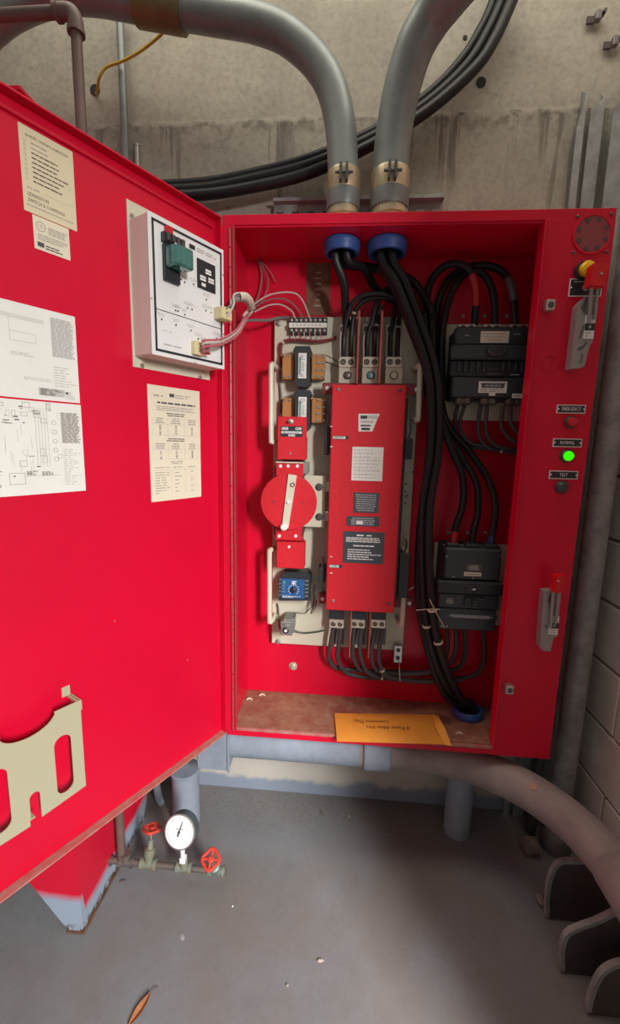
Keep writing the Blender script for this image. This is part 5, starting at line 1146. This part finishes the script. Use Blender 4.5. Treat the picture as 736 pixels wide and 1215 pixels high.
# ================================================================== gauge manifold
MY = BY
def mp(u, w): return P(u, w, MY)
xa, xb = mp(130, 1022).x, mp(268, 1022).x
mt = thing('gauge_manifold', (mp(215, 1022).x, MY, mz), 'small valve manifold with a round white pressure gauge and red handwheels', 'pressure gauge')
put('pipe_run', MB(IRONP).cyl((xa, MY, mz), (xb, MY, mz), .0095, seg=14), mt)
def tee(u, m, w_=.022):
    x = mp(u, 1022).x; mb = MB(m).lathe((x-w_, MY, mz), (2*w_, 0, 0), [(.0135, 0), (.0155, .02), (.0155, .18), (.0125, .22), (.0125, .78), (.0155, .82), (.0155, .98), (.0135, 1)], 16)
    return x, mb
x, mb = tee(150, IRONP); mb.cyl((x, MY, mz), (x, MY, mz+.03), .013, seg=14).cyl((x, MY, mz+.024), (x, MY, mz+.032), .016, seg=14); put('tee', mb, mt)
put('end_cap', MB(IRONP).cyl((xa-.006, MY, mz), (xa+.01, MY, mz), .0135, seg=12), mt)
def valve(u, m, tilt, lab):
    x, mb = tee(u, m, .026); ax = Vector((tilt[0], tilt[1], 1)).normalized(); p = Vector((x, MY, mz))
    mb.lathe(p, ax*.07, [(.012, 0), (.013, .25), (.0165, .4), (.0165, .62), (.011, .66), (.0085, .8), (.008, 1)], 14); vb = put('valve_body', mb, mt, label=lab)
    put('valve_stem', MB(STEEL).cyl(p+ax*.066, p+ax*.102, .0038, seg=8), vb)
    c = p+ax*.100; e = ax.cross(Vector((0, 1, .3))).normalized(); g = ax.cross(e); mb = MB(WHEEL); ring = []
    for i in range(25):
        a = 2*pi*i/24; rad = .0235+.0022*cos(4*a*1.0); ring.append(c+(e*cos(a)+g*sin(a))*rad)
    mb.tube(ring, .0048, 8, straight=True, caps=False)
    for i in range(4): a = pi/2*i; mb.tube([c, c+(e*cos(a)+g*sin(a))*.0225], .0038, 8, straight=True)
    mb.lathe(c-ax*.006, ax*.012, [(.009, 0), (.009, .8), (.006, 1)], 12); put('handwheel', mb, vb, label='red handwheel')
valve(176, BRONZEG, (.02, .30), 'verdigris globe valve'); valve(257, BRONZE, (-.03, -.5), 'bronze globe valve')
x, mb = tee(218, BRONZEG, .024); mb.lathe((x, MY, mz), (0, 0, .028), [(.012, 0), (.0125, .8), (.011, 1)], 14); put('gauge_tee', mb, mt)
gz = P(215.5, 984.5, MY-.012).z; put('gauge_stem', MB(DIAL).box(x-.009, x+.009, MY-.014, MY+.006, mz+.026, mz+.044, .002).cyl((x, MY-.006, mz+.04), (x, MY-.006, gz-.036), .007, seg=12), mt)
gc = P(215.5, 984.5, MY-.012); ga = (CAM-gc); ga = Vector((-.12, -1, .35)).normalized(); gr = .047
gg = put('gauge_case', MB(RIM).lathe(gc-ga*.022, ga*.034, [(.040, 0), (gr, .1), (gr, .85), (gr*.94, 1.0)], 40), mt)
put('gauge_bezel', MB(STEEL).lathe(gc+ga*.008, ga*.006, [(gr*1.0, 0), (gr*1.03, .3), (gr*1.02, .8), (gr*.95, 1), (gr*.93, .6)], 40, caps=False), gg)
put('gauge_dial', MB(DIAL).cyl(gc+ga*.009, gc+ga*.0128, gr*.96, seg=40), gg)
ge = Vector((1, 0, 0)); ge = (ge-ga*ge.dot(ga)).normalized(); gu = ga.cross(ge); gu = gu if gu.z > 0 else -gu
mb = MB([INKF, INK]); o_ = gc+ga*.0132
for i in range(31):
    a = pi*1.25-i*pi*1.5/30; d = ge*cos(a)+gu*sin(a); s_ = gu*cos(a)-ge*sin(a); r0_ = gr*(.78 if i % 5 else .70)
    mb.add([o_+d*r0_-s_*.0004, o_+d*r0_+s_*.0004, o_+d*gr*.86+s_*.0004, o_+d*gr*.86-s_*.0004], [(0, 1, 2, 3)], 0)
for k in (-1, 0, 1): mb.add([o_+ge*(k*.008-.003)+gu*.006, o_+ge*(k*.008+.003)+gu*.006, o_+ge*(k*.008+.003)+gu*.009, o_+ge*(k*.008-.003)+gu*.009], [(0, 1, 2, 3)], 0)
put('dial_markings', mb, gg)
nd = (ge*.30+gu).normalized(); ns = nd.cross(ga); o2 = o_+ga*.0015
put('needle', MB(INK).add([o2-nd*.012-ns*.0022, o2-nd*.012+ns*.0022, o2+nd*.030+ns*.0004, o2+nd*.030-ns*.0004, o2-nd*.012-ns*.0022+ga*.001, o2-nd*.012+ns*.0022+ga*.001, o2+nd*.030+ns*.0004+ga*.001, o2+nd*.030-ns*.0004+ga*.001], [(0, 1, 2, 3), (4, 5, 6, 7), (0, 1, 5, 4), (1, 2, 6, 5), (2, 3, 7, 6), (3, 0, 4, 7)]).disc(o2, ga, .0035, .0015, 12), gg)

# ================================================================== bent steel brackets along the block wall
gS = 'bent steel brackets along the block wall'
def bracket(prof, y, dep, lab, foot):
    """profile (x, z) from the floor up its rounded shoulder to the wall: dark gusset plate edged by a bent steel strap"""
    t = thing('steel_bracket', (prof[0][0], y, 0), lab, 'bracket', gS)
    sp = spline([Vector((a, 0, b)) for a, b in prof], 5); pr = [(p.x, p.z) for p in sp]
    put('gusset', MB(RUSTY).plate([pr + [(1.194, pr[-1][1]), (1.194, .0), (pr[0][0], .0)]], lambda a, b, d: (a, d, b), y+.004, y+.012), t)
    v = []; f = []; n = len(pr)
    for i, (a, b) in enumerate(pr):
        q0 = pr[max(i-1, 0)]; q1 = pr[min(i+1, n-1)]; tx, tz = q1[0]-q0[0], q1[1]-q0[1]; l = math.hypot(tx, tz); nx_, nz_ = -tz/l*.010, tx/l*.010
        v += [(a+nx_, y, b+nz_), (a, y, b), (a+nx_, y+dep, b+nz_), (a, y+dep, b)]
    for i in range(n-1):
        a = 4*i; b = a+4; f += [(a, b, b+1, a+1), (a+2, a+3, b+3, b+2), (a, a+2, b+2, b), (a+1, b+1, b+3, a+3)]
    f += [(0, 1, 3, 2), (4*n-4, 4*n-2, 4*n-1, 4*n-3)]
    put('bent_strap', MB(WSTEEL).add(v, f), t, label='grey bent steel strap')
def prof_px(pts, y): return [(P(u, w, y).x, max(P(u, w, y).z, .012)) for u, w in pts]
def bp_(pts, y, lab):
    pr = prof_px(pts, y); pr[0] = (pr[0][0], .012); bracket(pr, y, .014, lab, 0)
bp_([(653, 1085), (653, 1062), (658, 1040), (667, 1027), (684, 1026), (722, 1024)], -.115, 'bent steel bracket closest to the riser pipe, on the floor by the block wall')
bp_([(670, 1160), (671, 1130), (676, 1113), (690, 1105), (712, 1097), (740, 1083)], -.245, 'middle bent steel bracket of the row along the block wall')
bp_([(700, 1215), (706, 1185), (716, 1162), (730, 1151), (750, 1146)], -.325, 'bent steel bracket farthest from the riser pipe along the block wall')

# ================================================================== litter on the floor
def lump(name, u, w, s, m, lab, cat, seed, rot=0):
    q = PZ(u, w, 0); rr_ = random.Random(seed); v = []; f = []; A, Bn = 8, 5
    for j in range(Bn):
        ph = pi*j/(Bn-1)
        for i in range(A):
            th = 2*pi*i/A; k = rr_.uniform(.8, 1.15); x, y = s[0]*sin(ph)*cos(th)*k, s[1]*sin(ph)*sin(th)*k
            v.append((q.x+x*cos(rot)-y*sin(rot), q.y+x*sin(rot)+y*cos(rot), s[2]*.92-s[2]*cos(ph)*k if j < Bn-1 else s[2]*1.9))
    v = [(a, b, max(c, 0)) for a, b, c in v]
    for j in range(Bn-1):
        for i in range(A): f.append((j*A+i, j*A+(i+1) % A, (j+1)*A+(i+1) % A, (j+1)*A+i))
    put(name, MB(m).add(v, f), label=lab, cat=cat)
PEB = mat('pebble', (.42, .37, .32), .9, noise=.3, scale=60); LEAF = mat('dry_leaf', (.36, .13, .04), .7, noise=.3, scale=50); BARK = mat('bark_bit', (.16, .12, .09), .9)
lump('pebble', 414, 969, (.0045, .0045, .003), PEB, 'pale pebble on the floor below the lower conduit', 'pebble', 1)
lump('concrete_chip', 380, 1141, (.010, .0045, .003), PEB, 'small beige chip lying on open floor below the gauge', 'chip', 2, .2)
lump('pebble', 341, 1170, (.0035, .0035, .0025), PEB, 'round pebble beside the dry leaf on the open floor', 'pebble', 3)
lump('concrete_chip', 216, 1112, (.006, .011, .0015), mat('grey_chip', (.30, .29, .29), .9), 'flat grey flake on the floor near the red leg', 'chip', 4, .8)
lump('bark_bit', 146, 1046, (.010, .007, .002), BARK, 'dark bark bit on the floor below the manifold', 'bark', 5, .3)
lump('bark_bit', 382, 965, (.003, .014, .003), BARK, 'thin dark twig bit near the wall foot', 'bark', 6, .6)
lump('pebble', 276, 1076, (.003, .003, .0025), WPRINT, 'tiny white pebble on the floor right of the gauge manifold', 'pebble', 7)
lump('concrete_rubble', 630, 1012, (.035, .03, .03), mat('rubble', (.20, .17, .16), .95, noise=.3, scale=30), 'lump of mortar rubble on the floor by the dark strut post', 'rubble', 8)
lump('concrete_rubble', 642, 1072, (.015, .02, .015), mat('rubble', (.20, .17, .16)), 'small mortar rubble at the foot of the first steel bracket', 'rubble', 9)
q = PZ(166, 1200, 0); d_ = Vector((.38, .92, 0)).normalized(); n_ = Vector((d_.y, -d_.x, 0)); v = []; f = []; N_ = 8
for i in range(N_+1):
    a = i/N_; p = q+d_*((a-.5)*.065); w_ = .0085*sin(pi*min(max(a, .03), .97))**.8
    v += [p-n_*w_+Vector((0, 0, .007+.004*a)), p+Vector((0, 0, .0015+.003*a)), p+n_*w_+Vector((0, 0, .006+.004*a)), p-n_*w_+Vector((0, 0, .006+.004*a)), p+Vector((0, 0, .0005+.003*a)), p+n_*w_+Vector((0, 0, .005+.004*a))]
for i in range(N_):
    a = 6*i; b = a+6; f += [(a, a+1, b+1, b), (a+1, a+2, b+2, b+1), (a+3, b+3, b+4, a+4), (a+4, b+4, b+5, a+5), (a, b, b+3, a+3), (a+2, a+5, b+5, b+2)]
lf_ = thing('dry_leaf', q, 'curled orange-brown dry leaf on the open floor', 'leaf'); put('blade', MB(LEAF).add(v, f), lf_); put('stem', MB(BARK).tube([q+d_*.03+Vector((0, 0, .008)), q+d_*.045+Vector((.003, 0, .006)), q+d_*.05+Vector((.006, 0, .002))], .001, 6), lf_)
